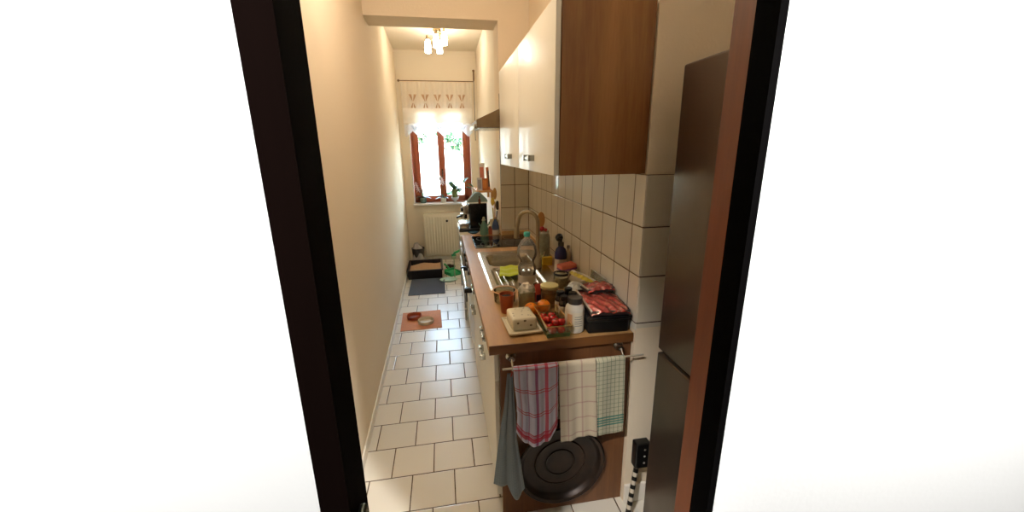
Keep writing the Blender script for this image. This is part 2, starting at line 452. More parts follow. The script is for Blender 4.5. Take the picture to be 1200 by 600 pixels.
# ------------------------------------------------------------------ outside
M_lawn = pm('bright_garden_ground', (205, 200, 186), .9, var=.3, scale=6)
struct(MB().box(-12, 12, 6.3, 9, -.7, -.6).build('garden_ground', M_lawn, smooth=False))
b = MB(); b.grid(lambda u, v: (-12+24*u, 9+12*v, -.6+3.2*v+.2*math.sin(u*17)*v), 30, 12); struct(b.build('garden_slope', M_lawn, solid=.05))
M_shr = pm('shrub_leaf', (34, 74, 44), .8, var=.5, scale=5)
def shrub(loc, r, hc, n, lab, seed):
    random.seed(seed)
    s = thing('garden_shrub', lab, 'shrub', loc)
    b = MB()
    for _ in range(n):
        p = Vector((random.gauss(0, 1), random.gauss(0, 1), random.gauss(0, 1))).normalized()*r*random.uniform(.45, 1)
        p.z = p.z*.8+hc
        b.leaf(p, (random.uniform(-1, 1), random.uniform(-1, 1), random.uniform(-.4, .8)), random.uniform(.10, .2)*(1+r*.4), .09*(1+r*.4), .3, 3)
    b.build('foliage', M_shr, s)
    b = MB()
    for k in range(6):
        a = k*1.05; b.tube([(.02*math.cos(a), .02*math.sin(a), 0), (.1*math.cos(a), .1*math.sin(a), hc*.5), (.6*r*math.cos(a), .6*r*math.sin(a), hc+.3*r)], [.02, .014, .006], 6)
    b.build('stem', pm('shrub_bark', (90, 70, 50), .9), s)
shrub((-.72, 8.4, -.6), .40, 1.15, 300, 'green bush seen low through the left half of window', 1)
shrub((.22, 8.9, -.6), .36, 1.12, 240, 'green bush seen low through the right half of window', 2)
shrub((.55, 14.0, .72), .75, 1.45, 420, 'darker bush high up behind the right half of window', 3)
shrub((-.95, 14.5, .85), .5, 1.30, 220, 'small bush high up behind the left half of window', 4)
random.seed(11)

# ------------------------------------------------------------------ ceiling lamp
cl = thing('ceiling_lamp', 'brass ceiling lamp with four glowing white glass shades in rear room', 'lamp', (.03, 5.0, CEIL))
M_brass = pm('satin_nickel_brass', (150, 128, 92), .3, .9)
MB().lathe([(.045, 0), (.045, -.02), (.03, -.03)], seg=24).build('ceiling_rose', M_brass, cl)
MB().tube([(0, 0, -.02), (0, 0, -.1)], .007).tube([(-.10, -.05, -.14), (0, 0, -.09), (.05, -.06, -.06)], .006).tube([(-.02, -.16, -.10), (.02, .14, -.08)], .006).ball((0, 0, -.09), .016).ball((.045, -.06, -.07), .022).build('arms', M_brass, cl)
M_shade = new_mat('glowing_opal_glass')[0]
_b = M_shade.node_tree.nodes['Principled BSDF']; setin(_b, 'Base Color', (1, .95, .85, 1)); setin(_b, 'Emission Color', (1, .90, .76, 1)); setin(_b, 'Emission Strength', 34)
for (x, y, z) in ((-.11, -.05, -.20), (-.015, -.16, -.17), (.02, .14, -.16), (.075, -.07, -.12)):
    s = MB().lathe([(.018, .075), (.026, .06), (.034, 0), (.033, -.055), (.026, -.06)], (x, y, z), 20).build('lamp_shade', M_shade, cl)
    MB().tube([(x, y, z+.12), (x, y, z+.07)], [.012, .019], 12).build('socket', M_brass, s)

# ------------------------------------------------------------------ radiator
rd = thing('radiator', 'white ribbed panel radiator on wall below the window', 'radiator', (-.015, 5.93, .10))
b = MB(); b.box(-.305, .305, -.035, -.005, 0, .63, .01)
for k in range(15):
    x = -.284+k*.0406; b.box(x-.011, x+.011, -.045, -.03, .04, .59, .005)
b.build('front_panel', M_rad, rd)
MB().box(-.28, .28, .0, .06, .02, .6, .006).box(-.29, .29, -.035, .06, .625, .64, .003).build('rear_panel', M_rad, rd)
MB().lathe([(.016, 0), (.018, .01), (.012, .02)], (.04, -.045, .53), 16, Matrix.Rotation(R(90), 4, 'X')).build('valve_knob', pm('dark_knob', (50, 46, 42), .5), rd)
for x in (-.2, .2): MB().tube([(x, .03, .02), (x, .03, -.1)], .009).build('pipe', M_rad, rd)

# ------------------------------------------------------------------ floor things at the back
lb = thing('litter_box', 'large black cat litter tray filled with tan litter by left wall', 'litter box', (-.305, 5.34, 0), R(1))
b = MB()
w, d, h = .222, .26, .125
b.box(-w, w, -d, d, 0, .01, .004).box(-w, -w+.012, -d, d, 0, h, .004).box(w-.012, w, -d, d, 0, h, .004).box(-w, w, -d, -d+.012, 0, h, .004).box(-w, w, d-.012, d, 0, h, .004)
b.box(-w-.015, -w+.006, -d-.015, d+.015, h-.012, h, .004).box(w-.006, w+.015, -d-.015, d+.015, h-.012, h, .004).box(-w-.015, w+.015, -d-.015, -d+.006, h-.012, h, .004).box(-w-.015, w+.015, d-.006, d+.015, h-.012, h, .004)
b.build('tray', pm('charcoal_plastic', (34, 30, 32), .45), lb)
def lit(u, v):
    return (-.208+.416*u, -.247+.494*v, .075+.012*math.sin(u*7+v*5)+.012*math.sin(v*11)+.02*v*u+random.uniform(-.002, .002))
MB().grid(lit, 40, 40).build('litter', pm('tan_litter', (188, 150, 116), .95, var=.25, scale=120, bump=.5), lb)['kind'] = 'stuff'
o = MB().box(-.215, .215, -.3, .3, 0, .008, .003).build('floor_mat', pm('dark_grey_mat', (78, 82, 92), .95, var=.2, scale=200, bump=.5), loc=(-.265, 4.77, .0005)); tag(o, 'dark grey rectangular mat on tiles in front of litter tray', 'mat')
om = MB().box(-.195, .195, -.22, .22, 0, .004, .0015).build('placemat', pm('terracotta_mat', (206, 142, 104), .8, var=.15, scale=40), loc=(-.29, 3.74, .0005)); om.rotation_euler = (0, 0, R(2)); tag(om, 'terracotta orange mat on floor tiles with two pet bowls on it', 'mat')
def bowl(loc, r, rgb, lab, cat='bowl'):
    o = MB().lathe([(r*.8, 0), (r*.98, .004), (r, .03), (r*.97, .036), (r*.9, .03), (r*.8, .01), (.001, .008)], seg=36).build('pet_bowl', pm('bowl_%d' % rgb[0], rgb, .3, var=.1), loc=loc)
    return tag(o, lab, cat)
bowl((-.365, 3.80, .005), .073, (150, 70, 44), 'red-brown pet bowl on orange mat, nearer the wall')
bowl((-.245, 3.66, .005), .077, (214, 198, 168), 'cream pet bowl on orange mat beside the red-brown bowl')
# bin with bag
wb = thing('waste_bin', 'small dark wire bin with a grey plastic bag behind litter tray', 'bin', (-.42, 5.80, 0))
wb.scale = (1.2, 1.2, 1.1)
MB().lathe([(.06, 0), (.075, .2), (.08, .235), (.076, .235), (.06, .01)], seg=24, cap=False).build('bin_body', pm('dark_wire', (60, 54, 52), .5, .3), wb)
b = MB(); random.seed(3)
b.grid(lambda u, v: ((.07+.014*math.sin(u*2*PI*5)*(v)+.02*v)*math.cos(u*2*PI)*(1-.55*v*v), (.07+.014*math.sin(u*2*PI*4)*v+.02*v)*math.sin(u*2*PI)*(1-.5*v*v), .02+.28*v-.05*max(0, math.cos(u*2*PI))*v), 40, 14)
b.build('bin_bag', pm('grey_bag', (196, 190, 188), .35, var=.2, scale=10), wb)
# dustpan & brush in green leaning
dp = thing('dustpan', 'green plastic dustpan lying on floor tiles beyond the trolley', 'dustpan', (.055, 5.22, .0), R(30))
M_gp = pm('green_plastic', (36, 150, 84), .35, var=.1)
MB().box(-.08, .08, -.10, .06, 0.004, .012, .003, Matrix.Rotation(R(12), 4, 'X') @ Matrix.Translation((0, 0, .02))).box(-.08, .08, .055, .07, .01, .07, .003).box(-.085, -.075, -.1, .07, .005, .05, .003).box(.075, .085, -.1, .07, .005, .05, .003).build('pan', M_gp, dp)
MB().tube([(0, .06, .05), (0, .12, .08), (0, .2, .10)], .013).build('handle', M_gp, dp)
hb = thing('hand_brush', 'green hand brush standing upright beyond the trolley', 'brush', (.115, 5.06, 0.0), 0)
MB().tube([(-.03, 0, .335), (.03, 0, .36), (.085, 0, .39)], [.014, .016, .012]).build('handle', M_gp, hb)
MB().box(-.06, .0, -.015, .015, .30, .325, .005).tube([(-.03, 0, .335), (-.03, 0, .32)], .01).build('brush_head', M_gp, hb)
MB().box(-.058, -.002, -.013, .013, .262, .302, .003).tube([(-.03, .0, .262), (-.03, 0, .0)], .006).build('bristles', pm('pale_bristles', (170, 190, 160), .9), hb)
sd = MB().lathe([(.06, 0), (.085, .01), (.088, .02), (.08, .02), (.055, .008), (.001, .006)], seg=24, sx=1.3).build('shallow_dish', pm('pale_green_dish', (176, 206, 184), .3), loc=(.0, 4.95, 0)); tag(sd, 'pale green shallow dish on floor near radiator', 'dish')
bt = MB().ball((0, 0, .045), .045, 16, (1.1, .8, .8), .04).ball((.05, .01, .04), .03, 12, (1.2, .9, .9), .04).build('crumpled_cloth', pm('dark_brown_cloth', (48, 34, 30), .9), loc=(.02, 5.45, 0)); tag(bt, 'dark brown crumpled cloth on floor beneath the radiator', 'cloth')

# ------------------------------------------------------------------ base cabinets, panel, worktop
WT = .885
def handle(parent, y, z, x, L=.12, n='handle'):
    b = MB(); b.box(x-.028, x, y-L/2, y-L/2+.03, z-.013, z+.013, .002).box(x-.028, x, y+L/2-.03, y+L/2, z-.013, z+.013, .002).box(x-.026, x-.010, y-L/2+.01, y+L/2-.01, z-.007, z+.007, .002)
    return b.build(n, M_handle, parent)
def base_cab(y0, y1, lab, fronts):
    c = thing('base_cabinet', lab, 'cabinet', (0, y0, 0), 0, 'base cabinets under the worktop')
    L = y1-y0
    MB().box(.188, .74, .002, .018, .10, .842).box(.188, .74, L-.018, L-.002, .10, .842).box(.188, .74, .018, L-.018, .10, .116).box(.73, .74, .018, L-.018, .116, .842).build('body', M_bodyw, c, smooth=False)
    MB().box(.225, .24, .002, L-.002, 0.001, .1).build('plinth', M_bodyw, c, smooth=False)
    for kind, z0, z1, ya, yb, hy, hz in fronts:
        d = MB().box(.166, .186, ya+.002, yb-.002, z0+.002, z1-.002, .002).build(kind, M_door, c)
        handle(d, hy, hz, .167)
    return c
base_cab(1.447, 2.035, 'cream base cabinet nearest the end panel, drawer above door', [('drawer', .695, .835, 0, .588, .30, .775), ('door', .105, .695, 0, .588, .44, .60)])
base_cab(2.037, 2.635, 'cream base cabinet under the sink, second from end panel', [('drawer', .695, .835, 0, .598, .30, .795), ('door', .105, .695, 0, .598, .44, .60)])
ov = thing('oven', 'built-in oven with silver bar handle below the black hob', 'oven', (0, 2.64, 0))
MB().box(.19, .74, 0, .86, .1, .70, .002).box(.225, .24, 0, .86, .001, .1).build('body', M_bodyw, ov)
MB().box(.165, .188, .002, .6, .12, .70, .003).build('oven_door', pm('white_enamel', (224, 226, 226), .25), ov)
MB().box(.162, .188, .002, .858, .705, .838, .003).build('control_panel', pm('steel_panel', (176, 166, 146), .35, .5), ov)
MB().box(.165, .188, .602, .858, .12, .70, .003).build('side_front', M_door, ov)
hd = MB().tube([(.122, .02, .672), (.122, .58, .672)], .013, 12).build('handle', M_steel, ov)
for yy in (.015, .555): MB().box(.106, .165, yy, yy+.035, .655, .69, .004).build('handle_end', M_dark, hd)
for yy in (.12, .3, .48, .66): MB().lathe([(.018, 0), (.016, .022)], (.162, yy, .775), 16, Matrix.Rotation(R(-90), 4, 'Y')).build('knob', M_dark, ov)

o = MB().box(.188, .762, 1.428, 1.446, .002, .843, .001).build('end_panel', M_walnut_shade, smooth=False); tag(o, 'walnut end panel with shade in its colour, facing the doorway under the worktop end', 'panel')
b = MB()
sx0, sx1, sy0, sy1 = .24, .65, 2.055, 2.885
for bx in ((.143, .7598, 1.413, sy0), (.143, sx0, sy0, sy1), (sx1, .7598, sy0, sy1), (.143, .7598, sy1, 3.4975), (.143, .505, 3.4975, 3.60)):
    b.box(*bx, .845, WT)
bmesh.ops.remove_doubles(b.bm, verts=b.bm.verts, dist=.0005)
wt = b.build('worktop', M_beech, smooth=False); tag(wt, 'long beech-coloured kitchen worktop running along the tiled wall', 'worktop')
o = MB().box(.505, .7598, 3.475, 3.497, WT+.001, WT+.04, .003).build('upstand', M_beech, wt)
o = MB().box(.143, .7598, 1.408, 1.4135, .845, WT, .001).build('edge_strip', wood('worktop_edge', (92, 56, 26), (128, 82, 42), 'X', .45), wt)

# ------------------------------------------------------------------ sink
sk = thing('sink', 'stainless steel sink with bowl and ribbed drainboard in worktop', 'sink', (0, 0, WT))
def rr(x, y, cx, cy, hx, hy, r):
    dx = abs(x-cx)-(hx-r); dy = abs(y-cy)-(hy-r)
    return math.hypot(max(dx, 0), max(dy, 0))+min(max(dx, dy), 0)-r
def ss(t): t = max(0, min(1, t)); return t*t*(3-2*t)
def sink_z(x, y):
    z = .006
    e = rr(x, y, .444, 2.47, .216, .432, .03)
    z -= .005*ss((e+.012)/.012)
    d1 = rr(x, y, .43, 2.655, .155, .165, .07); z -= .15*ss(-d1/.035)
    d2 = rr(x, y, .42, 2.275, .15, .185, .05)
    k = ss(-d2/.02); z -= .012*k
    z += .008*ss((-d2-.03)/.02)*max(0, math.sin((x-.3)*2*PI/.036))**2*(1 if x > .31 else 0)
    return z
x0, x1, y0, y1 = .228, .66, 2.038, 2.902
MB().grid(lambda u, v: (x0+(x1-x0)*u, y0+(y1-y0)*v, sink_z(x0+(x1-x0)*u, y0+(y1-y0)*v)), 130, 220).build('basin', M_steel, sk, angle=70)
MB().lathe([(.04, 0), (.04, .003), (.03, .004), (.001, .002)], (.43, 2.66, -.144), 24).build('drain', M_chrome, sk)
# faucet
fa = thing('faucet', 'tall gooseneck kitchen faucet behind the sink', 'faucet', (.585, 2.42, WT+.0035))
pts = [(0, 0, .02), (0, 0, .12), (0, 0, .28)]
for k in range(13):
    a = PI*k/12; rr_ = .062
    pts.append((-.062*(1-math.cos(a))*.93, .062*(1-math.cos(a))*.55, .300+.068*math.sin(a)))
ex, ey = -.062*2*.93, .062*2*.55
pts += [(ex-.004, ey, .28), (ex-.008, ey, .255)]
M_fau = pm('champagne_steel', (158, 144, 120), .32, .9)
MB().tube(pts, .0125, 14).build('spout', M_fau, fa)
MB().tube([(ex-.008, ey, .257), (ex-.010, ey, .235), (ex-.014, ey, .19)], [.013, .018, .017], 14).build('spray_head', M_fau, fa)
MB().lathe([(.026, 0), (.026, .012), (.02, .02), (.02, .10), (.014, .11)], seg=20).build('base', M_fau, fa)
MB().tube([(.015, -.01, .07), (.03, -.035, .09), (.035, -.05, .115)], [.009, .008, .006], 10).build('lever', M_fau, fa)
# hob
hb_ = thing('cooktop', 'black glass hob set into the far end of worktop', 'cooktop', (.23, 3.03, WT))
MB().box(0, .46, 0, .45, .0005, .006, .002).build('glass', pm('black_glass', (8, 8, 9), .04, var=.01), hb_)
for x in (-.006, .46): MB().box(x, x+.006, 0, .45, .0005, .007).build('trim', M_chrome, hb_, smooth=False)
b = MB()
for (x, y, r) in ((.12, .12, .075), (.34, .12, .09), (.12, .33, .09), (.34, .33, .075)):
    b.lathe([(r, .0062), (r-.003, .0066)], (x, y, 0), 40, cap=False)
b.build('cooking_zone', pm('grey_print', (120, 120, 120), .3), hb_)

# ------------------------------------------------------------------ wall cabinets + hood
def wall_cab(y0, y1, lab, side):
    c = thing('wall_cabinet', lab, 'cabinet', (0, y0, 1.547), 0, 'wall cabinets above the sink')
    L = y1-y0
    MB().box(.424, .7585, .018 if side else 0, L-.001, 0, .585, .001).build('body', M_bodyw, c)
    if side: MB().box(.422, .7585, 0, .0175, 0, .585, .001).build('side_panel', M_walnut, c)
    d = MB().box(.400, .4185, .001, L-.002, .0, .585, .0015).build('door', M_door, c)
    handle(d, (1.79 if side else 2.36)-y0, .058, .401, .13)
    return c
wall_cab(1.41, 2.085, 'near wall cabinet with walnut side panel and cream flap door', True)
wall_cab(2.087, 2.755, 'farther wall cabinet with cream flap door, beside the hood', False)
hk = MB().box(.66, .668, 3.480, 3.5035, 2.42, 2.445, .002).tube([(.664, 3.483, 2.425), (.664, 3.47, 2.41), (.664, 3.465, 2.43)], .003).build('wall_hook', M_dark); tag(hk, 'tiny dark hook on wall above the farther wall cabinet', 'hook')
hd = thing('range_hood', 'brown-grey steel extractor hood beyond the wall cabinets', 'range hood', (0, 2.765, 1.79))
b = MB(); t = b.bm
prof = [(.245, 0), (.245, .05), (.56, .19), (.755, .19), (.755, 0)]
A = [t.verts.new((x, 0, z)) for x, z in prof]; B = [t.verts.new((x, .42, z)) for x, z in prof]
t.faces.new(A); t.faces.new(B[::-1])
for i in range(5): t.faces.new((A[i], B[i], B[(i+1) % 5], A[(i+1) % 5]))
b.build('canopy', pm('hood_steel', (120, 100, 76), .35, .7), hd, smooth=False)
MB().box(.228, .25, 0, .42, -.006, .022, .003).build('front_lip', M_steel, hd)
MB().box(.27, .70, .03, .39, -.004, .001).build('filter', M_chrome, hd, smooth=False)

# ------------------------------------------------------------------ fridge
fr = thing('refrigerator', 'tall dark stainless steel fridge-freezer beside the doorway', 'refrigerator', (.76, .66, 0))
MB().box(.06, .64, .005, .555, .03, 1.885, .006).build('body', pm('fridge_grey_side', (84, 78, 70), .4, .4), fr)
MB().box(0, .058, 0, .56, .915, 1.89, .008).build('door', M_fridge, fr)
MB().box(0, .058, 0, .56, .05, .90, .008).build('freezer_door', M_fridge, fr)
MB().box(.02, .06, .01, .55, .9, .915).build('gasket', pm('pale_gap', (150, 140, 120), .5), fr, smooth=False)
MB().box(.05, .6, .02, .54, 0, .05).build('base', M_dark, fr, smooth=False)

# ------------------------------------------------------------------ striped stick with black head
zs = thing('striped_stick', 'black and white checked stick with black dotted head leaning by fridge', 'stick', (.780, 1.33, 0))
b1, b2 = MB(), MB(); n = 16
p0, p1 = Vector((-.045, -.03, .003)), Vector((.030, .045, .28))
for k in range(n):
    a = p0+(p1-p0)*(k/n); c = p0+(p1-p0)*((k+1)/n)
    (b1 if k % 2 else b2).tube([a, c], .0115, 12)
b1.build('light_band', pm('off_white', (196, 184, 164), .6), zs); b2.build('dark_band', M_dark, zs)
MB().box(-.004, .066, .006, .05, .245, .375, .008).build('head', M_dark, zs)
for z in (.275, .31, .345): MB().ball((.038, .006, z), .0055, 10, (1, .4, 1)).build('dot', pm('light_dot', (190, 184, 176), .4), zs)

# ------------------------------------------------------------------ towel rail & towels
RY, RZ = 1.37, .80
tr = thing('towel_rail', 'thin metal towel rail on two brackets across the end panel', 'towel rail', (0, 1.427, 0))
MB().tube([(.19, RY-1.427, RZ), (.79, RY-1.427, RZ)], .0045, 10).build('bar', pm('pale_wire', (200, 190, 170), .4, .5), tr)
for x in (.232, .70):
    br = MB().lathe([(.021, 0), (.021, .006), (.014, .012), (.011, .026), (.012, .034)], (x, 0, .826), 20, Matrix.Rotation(R(90), 4, 'X')).tube([(x, -.03, .826), (x, RY-1.427, RZ+.004), (x, RY-1.427, RZ-.01)], .0045, 8).build('bracket', M_chrome, tr)

def towel(name, lab, x0, x1, mat, botf, fold, yoff=0, back=.75, phase=0, topw=1.0, xs=None):
    """towel folded over the rail; botf(u) = z of lower edge in front"""
    W = x1-x0
    def P(u, v):
        zf = botf(u)
        Lf = RZ-zf; rad = .0075
        Ltot = Lf*(1+back)+PI*rad
        s = v*Ltot
        wx = x0+W*u
        if xs: wx = xs(u, max(0, min(1, s/Lf)))
        if s < Lf:          # front, bottom to top
            z = zf+s; k = 1-s/Lf
            y = RY-rad-.001-fold(u, k)
        elif s < Lf+PI*rad:
            a = (s-Lf)/rad; y = RY-rad*math.cos(a); z = RZ+rad*math.sin(a)
            k = 0; y -= 0
        else:
            q = s-Lf-PI*rad; z = RZ-q; y = RY+rad+.001+.004*math.sin(u*9+phase)*min(1, q/.1)
            wx = x0+W*(.04+.92*u)
        return (wx, y-yoff, z)
    b = MB(); b.grid(P, 60, 90, lambda u, v: (u*W, v*.7))
    o = b.build(name, mat, solid=.0022, angle=80)
    return tag(o, lab, 'towel')
M_t1 = cloth('white_red_plaid', (206, 204, 224),
    [(None, .052, .0035, (120, 60, 120), .6), (None, .088, .006, (140, 50, 110), .85), (None, .128, .006, (176, 30, 70), .85), (None, .02, .003, (176, 30, 60), .5), (None, .168, .003, (176, 40, 50), .7)],
    [(None, .03, .012, (176, 36, 70), .85), (None, .055, .004, (176, 36, 70), .8), (.115, .15, .0025, (176, 40, 66), .8), (.115, .162, .0025, (176, 40, 66), .8)])
def f1(u, k): return .006+(.006*math.sin(u*17)+.003*math.sin(u*33+1))*(.35+.65*k)+.008*k
towel('tea_towel', 'white tea towel with red and purple checks on rail, leftmost', .241, .415, M_t1, lambda u: .437+.085*abs(2*u-1)**2.4, f1,
      xs=lambda u, s: .238+.177*(u*(1+.0)-.0)+.006*math.sin(s*5)*(1-u))
M_t2 = cloth('beige_mauve_check', (186, 172, 148), [(.062, .035, .003, (136, 96, 100), .5)], [(.078, .03, .0032, (136, 96, 100), .5)])
def f2(u, k): return .004+.006*math.sin(u*7+1)*(.3+.7*k)+.003*math.sin(u*19+2)*k+.004*k
towel('tea_towel', 'beige tea towel with mauve checks on rail, between two others', .418, .575, M_t2, lambda u: .440+.0*u-.006*math.sin(u*6), f2,
      xs=lambda u, s: .418+.157*u+(1-s)*(.012+.006*u))
M_t3 = cloth('cream_green_check', (182, 176, 150), [(.0185, .01, .0013, (70, 92, 76), .7)], [(.0215, .01, .0013, (70, 92, 76), .65), (.0125, .0, .0, (0, 0, 0), 0)] + [(None, .052+.0135*k, .0042, (52, 112, 98), .85) for k in range(4)])
def f3(u, k): return .003+.003*math.sin(u*9)*k+.004*math.sin(u*5+1)
towel('tea_towel', 'cream tea towel with fine green checks and green band, rightmost', .578, .705, M_t3, lambda u: .437+.004*math.sin(u*8), f3,
      xs=lambda u, s: .578+.127*u+(1-s)*.012)
# grey blue cloth hanging from left bracket
def cl0(u, v):
    top = Vector((.214+.02*u, 1.385, .758))
    L = [(.214, .758), (.195, .62), (.165, .44), (.14, .26)]
    Rr = [(.236, .758), (.239, .62), (.246, .46), (.276, .21)]
    def lerp(a, t):
        k = min(2, int(t*3)); f = t*3-k; return (a[k][0]*(1-f)+a[k+1][0]*f, a[k][1]*(1-f)+a[k+1][1]*f)
    l, r = lerp(L, v), lerp(Rr, v)
    x = l[0]*(1-u)+r[0]*u; z = l[1]*(1-u)+r[1]*u
    z -= v**3*.06*max(0, math.sin((u-.45)*PI/.55))
    y = 1.405-.014*v*abs(math.sin(u*6.5+.4))-.030*v-.006*min(1, v*4)+.003*math.sin(u*15)*v
    return (x, y, z)
b = MB(); b.grid(cl0, 40, 60, lambda u, v: (u*.14, v*.55))
gc = b.build('cleaning_cloth', cloth('grey_blue_cloth', (136, 146, 152), [(.01, .005, .0012, (110, 122, 130), .5)], [(.01, .005, .0012, (116, 126, 132), .5)]), solid=.003, angle=80)
tag(gc, 'grey blue cloth hanging long from the left rail bracket', 'cloth')
MB().tube([(.226, 1.388, .752), (.230, 1.38, .79), (.233, 1.376, .81), (.236, 1.381, .79), (.229, 1.390, .752)], .0018, 6).build('hanging_loop', pm('red_cord', (150, 60, 50), .8), gc)

# round baking pan
pn = thing('round_pan', 'large round dark baking pan hanging behind the towels', 'pan', (.452, 1.426, .265))
Mx = Matrix.Rotation(R(90), 4, 'X')
M_pan = new_mat('dark_rusty_pan')[0]
nt = M_pan.node_tree; bb_ = nt.nodes['Principled BSDF']
tc = ND(nt, 'ShaderNodeTexCoord'); sp = ND(nt, 'ShaderNodeSeparateXYZ'); nt.links.new(tc.outputs['Object'], sp.inputs[0])
rad = math_n(nt, 'SQRT', math_n(nt, 'ADD', math_n(nt, 'MULTIPLY', sp.outputs[0], sp.outputs[0]), math_n(nt, 'MULTIPLY', sp.outputs[2], sp.outputs[2])))
no = ND(nt, 'ShaderNodeTexNoise'); setin(no, 'Scale', 14); setin(no, 'Detail', 5); nt.links.new(tc.outputs['Object'], no.inputs['Vector'])
rg = math_n(nt, 'MULTIPLY_ADD', math_n(nt, 'SINE', math_n(nt, 'MULTIPLY', rad, 70)), .18, no.outputs['Fac'])
nt.links.new(mix_col(nt, math_n(nt, 'MULTIPLY', rg, .7, clamp=True), s2l((20, 16, 14)), s2l((66, 46, 34))), bb_.inputs['Base Color'])
setin(bb_, 'Metallic', .5); setin(bb_, 'Roughness', .4)
MB().lathe([(.001, .004), (.165, .004), (.176, .012), (.186, .030), (.197, .034), (.199, .030), (.190, .024), (.180, .006), (.170, 0), (.001, 0)], seg=72, M=Mx, cap=False).build('pan_body', M_pan, pn)
MB().lathe([(.196, .030), (.2, .034), (.204, .031), (.2, .027), (.196, .030)], seg=72, M=Mx, cap=False).build('rim', pm('dark_rim', (52, 44, 40), .3, .8), pn)
MB().lathe([(.07, .0052), (.066, .008), (.062, .0052)], seg=48, M=Mx, cap=False).lathe([(.12, .0052), (.116, .008), (.112, .0052)], seg=48, M=Mx, cap=False).build('embossed_ring', M_pan, pn)
MB().tube([(0, -.03, .19), (0, -.032, .215), (0, -.006, .222)], .004).build('hanging_hook', M_chrome, pn)

# ------------------------------------------------------------------ things on the worktop
Z = WT+.0008
# butter dish
bd = thing('butter_dish', 'white ceramic butter dish with dotted lid at worktop corner', 'butter dish', (.304, 1.558, Z), R(3))
M_cer = pm('cream_ceramic', (232, 222, 194), .18, var=.02, coat=.3)
MB().box(-.068, .068, -.085, .085, .004, .012, .004).box(-.05, .05, -.06, .06, 0, .006, .002).box(-.073, -.061, -.09, .09, .008, .017, .004).box(.061, .073, -.09, .09, .008, .017, .004).box(-.073, .073, -.09, -.078, .008, .017, .004).box(-.073, .073, .078, .09, .008, .017, .004).build('plate', M_cer, bd)
ld = MB().box(-.054, .054, -.066, .066, .012, .070, .014).build('lid', M_cer, bd)
b = MB(); random.seed(5)
for _ in range(12): MB().ball((random.uniform(-.04, .04), random.uniform(-.05, .05), .0695), .0035, 8, (1.3, 1, .25)).build('speckle', pm('grey_speckle', (110, 100, 76), .5), ld)
for x, z in ((.026, .036), (-.03, .05), (.0, .058)): MB().ball((x, -.0655, z), .005, 8, (1.3, .25, 1)).build('blue_grey_dot', pm('grey_speckle', (110, 100, 76), .5), ld)
# terracotta cup
cu_ = thing('plastic_cup', 'reddish brown tapered cup with dark inside left of jars', 'cup', (.268, 1.735, Z))
MB().lathe([(.001, 0), (.026, 0), (.028, .003), (.036, .09), (.0375, .094), (.035, .094), (.033, .085), (.026, .006), (.001, .005)], seg=32, cap=False).build('cup_body', pm('terracotta_cup', (168, 78, 40), .35, var=.06), cu_)
MB().lathe([(.001, .078), (.032, .078)], seg=24, cap=False).build('contents', pm('dark_contents', (40, 34, 26), .7), cu_)
# clear tub
M_clear = clear('clear_plastic', (236, 240, 232), .10, body=(210, 206, 190))
ct = thing('clear_tub', 'clear glass tub behind the reddish brown cup', 'container', (.278, 1.865, Z))
MB().lathe([(.05, 0), (.054, .005), (.057, .06), (.06, .065), (.057, .066), (.053, .06), (.05, .006)], seg=32, cap=False).build('tub_body', M_clear, ct)
MB().lathe([(.059, .062), (.062, .066), (.059, .069), (.056, .066), (.059, .062)], seg=32, cap=False).build('rim', pm('warm_rim', (206, 160, 110), .3), ct)
# squat patterned jar
pj_ = thing('storage_jar', 'glass jar with crumpled foil top and grey contents beside plastic bottle', 'jar', (.368, 1.742, Z))
M_foil = pm('foil', (196, 188, 170), .4, .3, var=.2, scale=30, bump=1)
M_jarfill = pm('mottled_contents', (216, 204, 172), .7, var=.4, scale=45)
MB().lathe([(.001, .003), (.037, .004), (.038, .1), (.001, .102)], seg=28, cap=False).build('contents', M_jarfill, pj_)
MB().lathe([(.038, 0), (.0415, .006), (.0415, .105), (.036, .118)], seg=32, cap=False).build('glass', clear('jar_glass', (228, 232, 222), .08, body=(190, 186, 160)), pj_)
random.seed(9)
b = MB(); b.grid(lambda u, v: ((.043*(1-v)+.0015*math.sin(u*44))*math.cos(u*2*PI), (.043*(1-v)+.0015*math.sin(u*44))*math.sin(u*2*PI), .102+.026*min(1, v*3)+.006*math.sin(u*19+v*9)), 48, 10)
b.build('foil_top', M_foil, pj_)
# plastic bottle
pb = thing('plastic_bottle', 'tall clear plastic bottle with turquoise cap standing at drainboard', 'bottle', (.432, 2.035, Z))
prof = [(.001, .006), (.03, .0), (.041, .004), (.043, .03), (.041, .04), (.043, .05), (.041, .06), (.043, .07), (.041, .08), (.044, .09), (.046, .125), (.034, .15), (.034, .157), (.048, .185), (.050, .205), (.045, .235), (.030, .262), (.016, .280), (.0135, .288), (.0135, .294)]
prof = [(r_*1.12 if z_ < .27 else r_, z_*1.05) for r_, z_ in prof]
MB().lathe(prof, seg=36, cap=False).build('bottle_body', clear('clear_pet', (252, 252, 250), .17, .08, body=(232, 230, 220)), pb)
MB().lathe([(.017, .302), (.0175, .304), (.0175, .323), (.016, .325)], seg=24).build('cap', pm('turquoise_cap', (74, 178, 160), .4), pb)
MB().lathe([(.0492, .044), (.0492, .09)], seg=36, cap=False).build('label_band', pm('pale_band', (186, 182, 168), .5), pb)
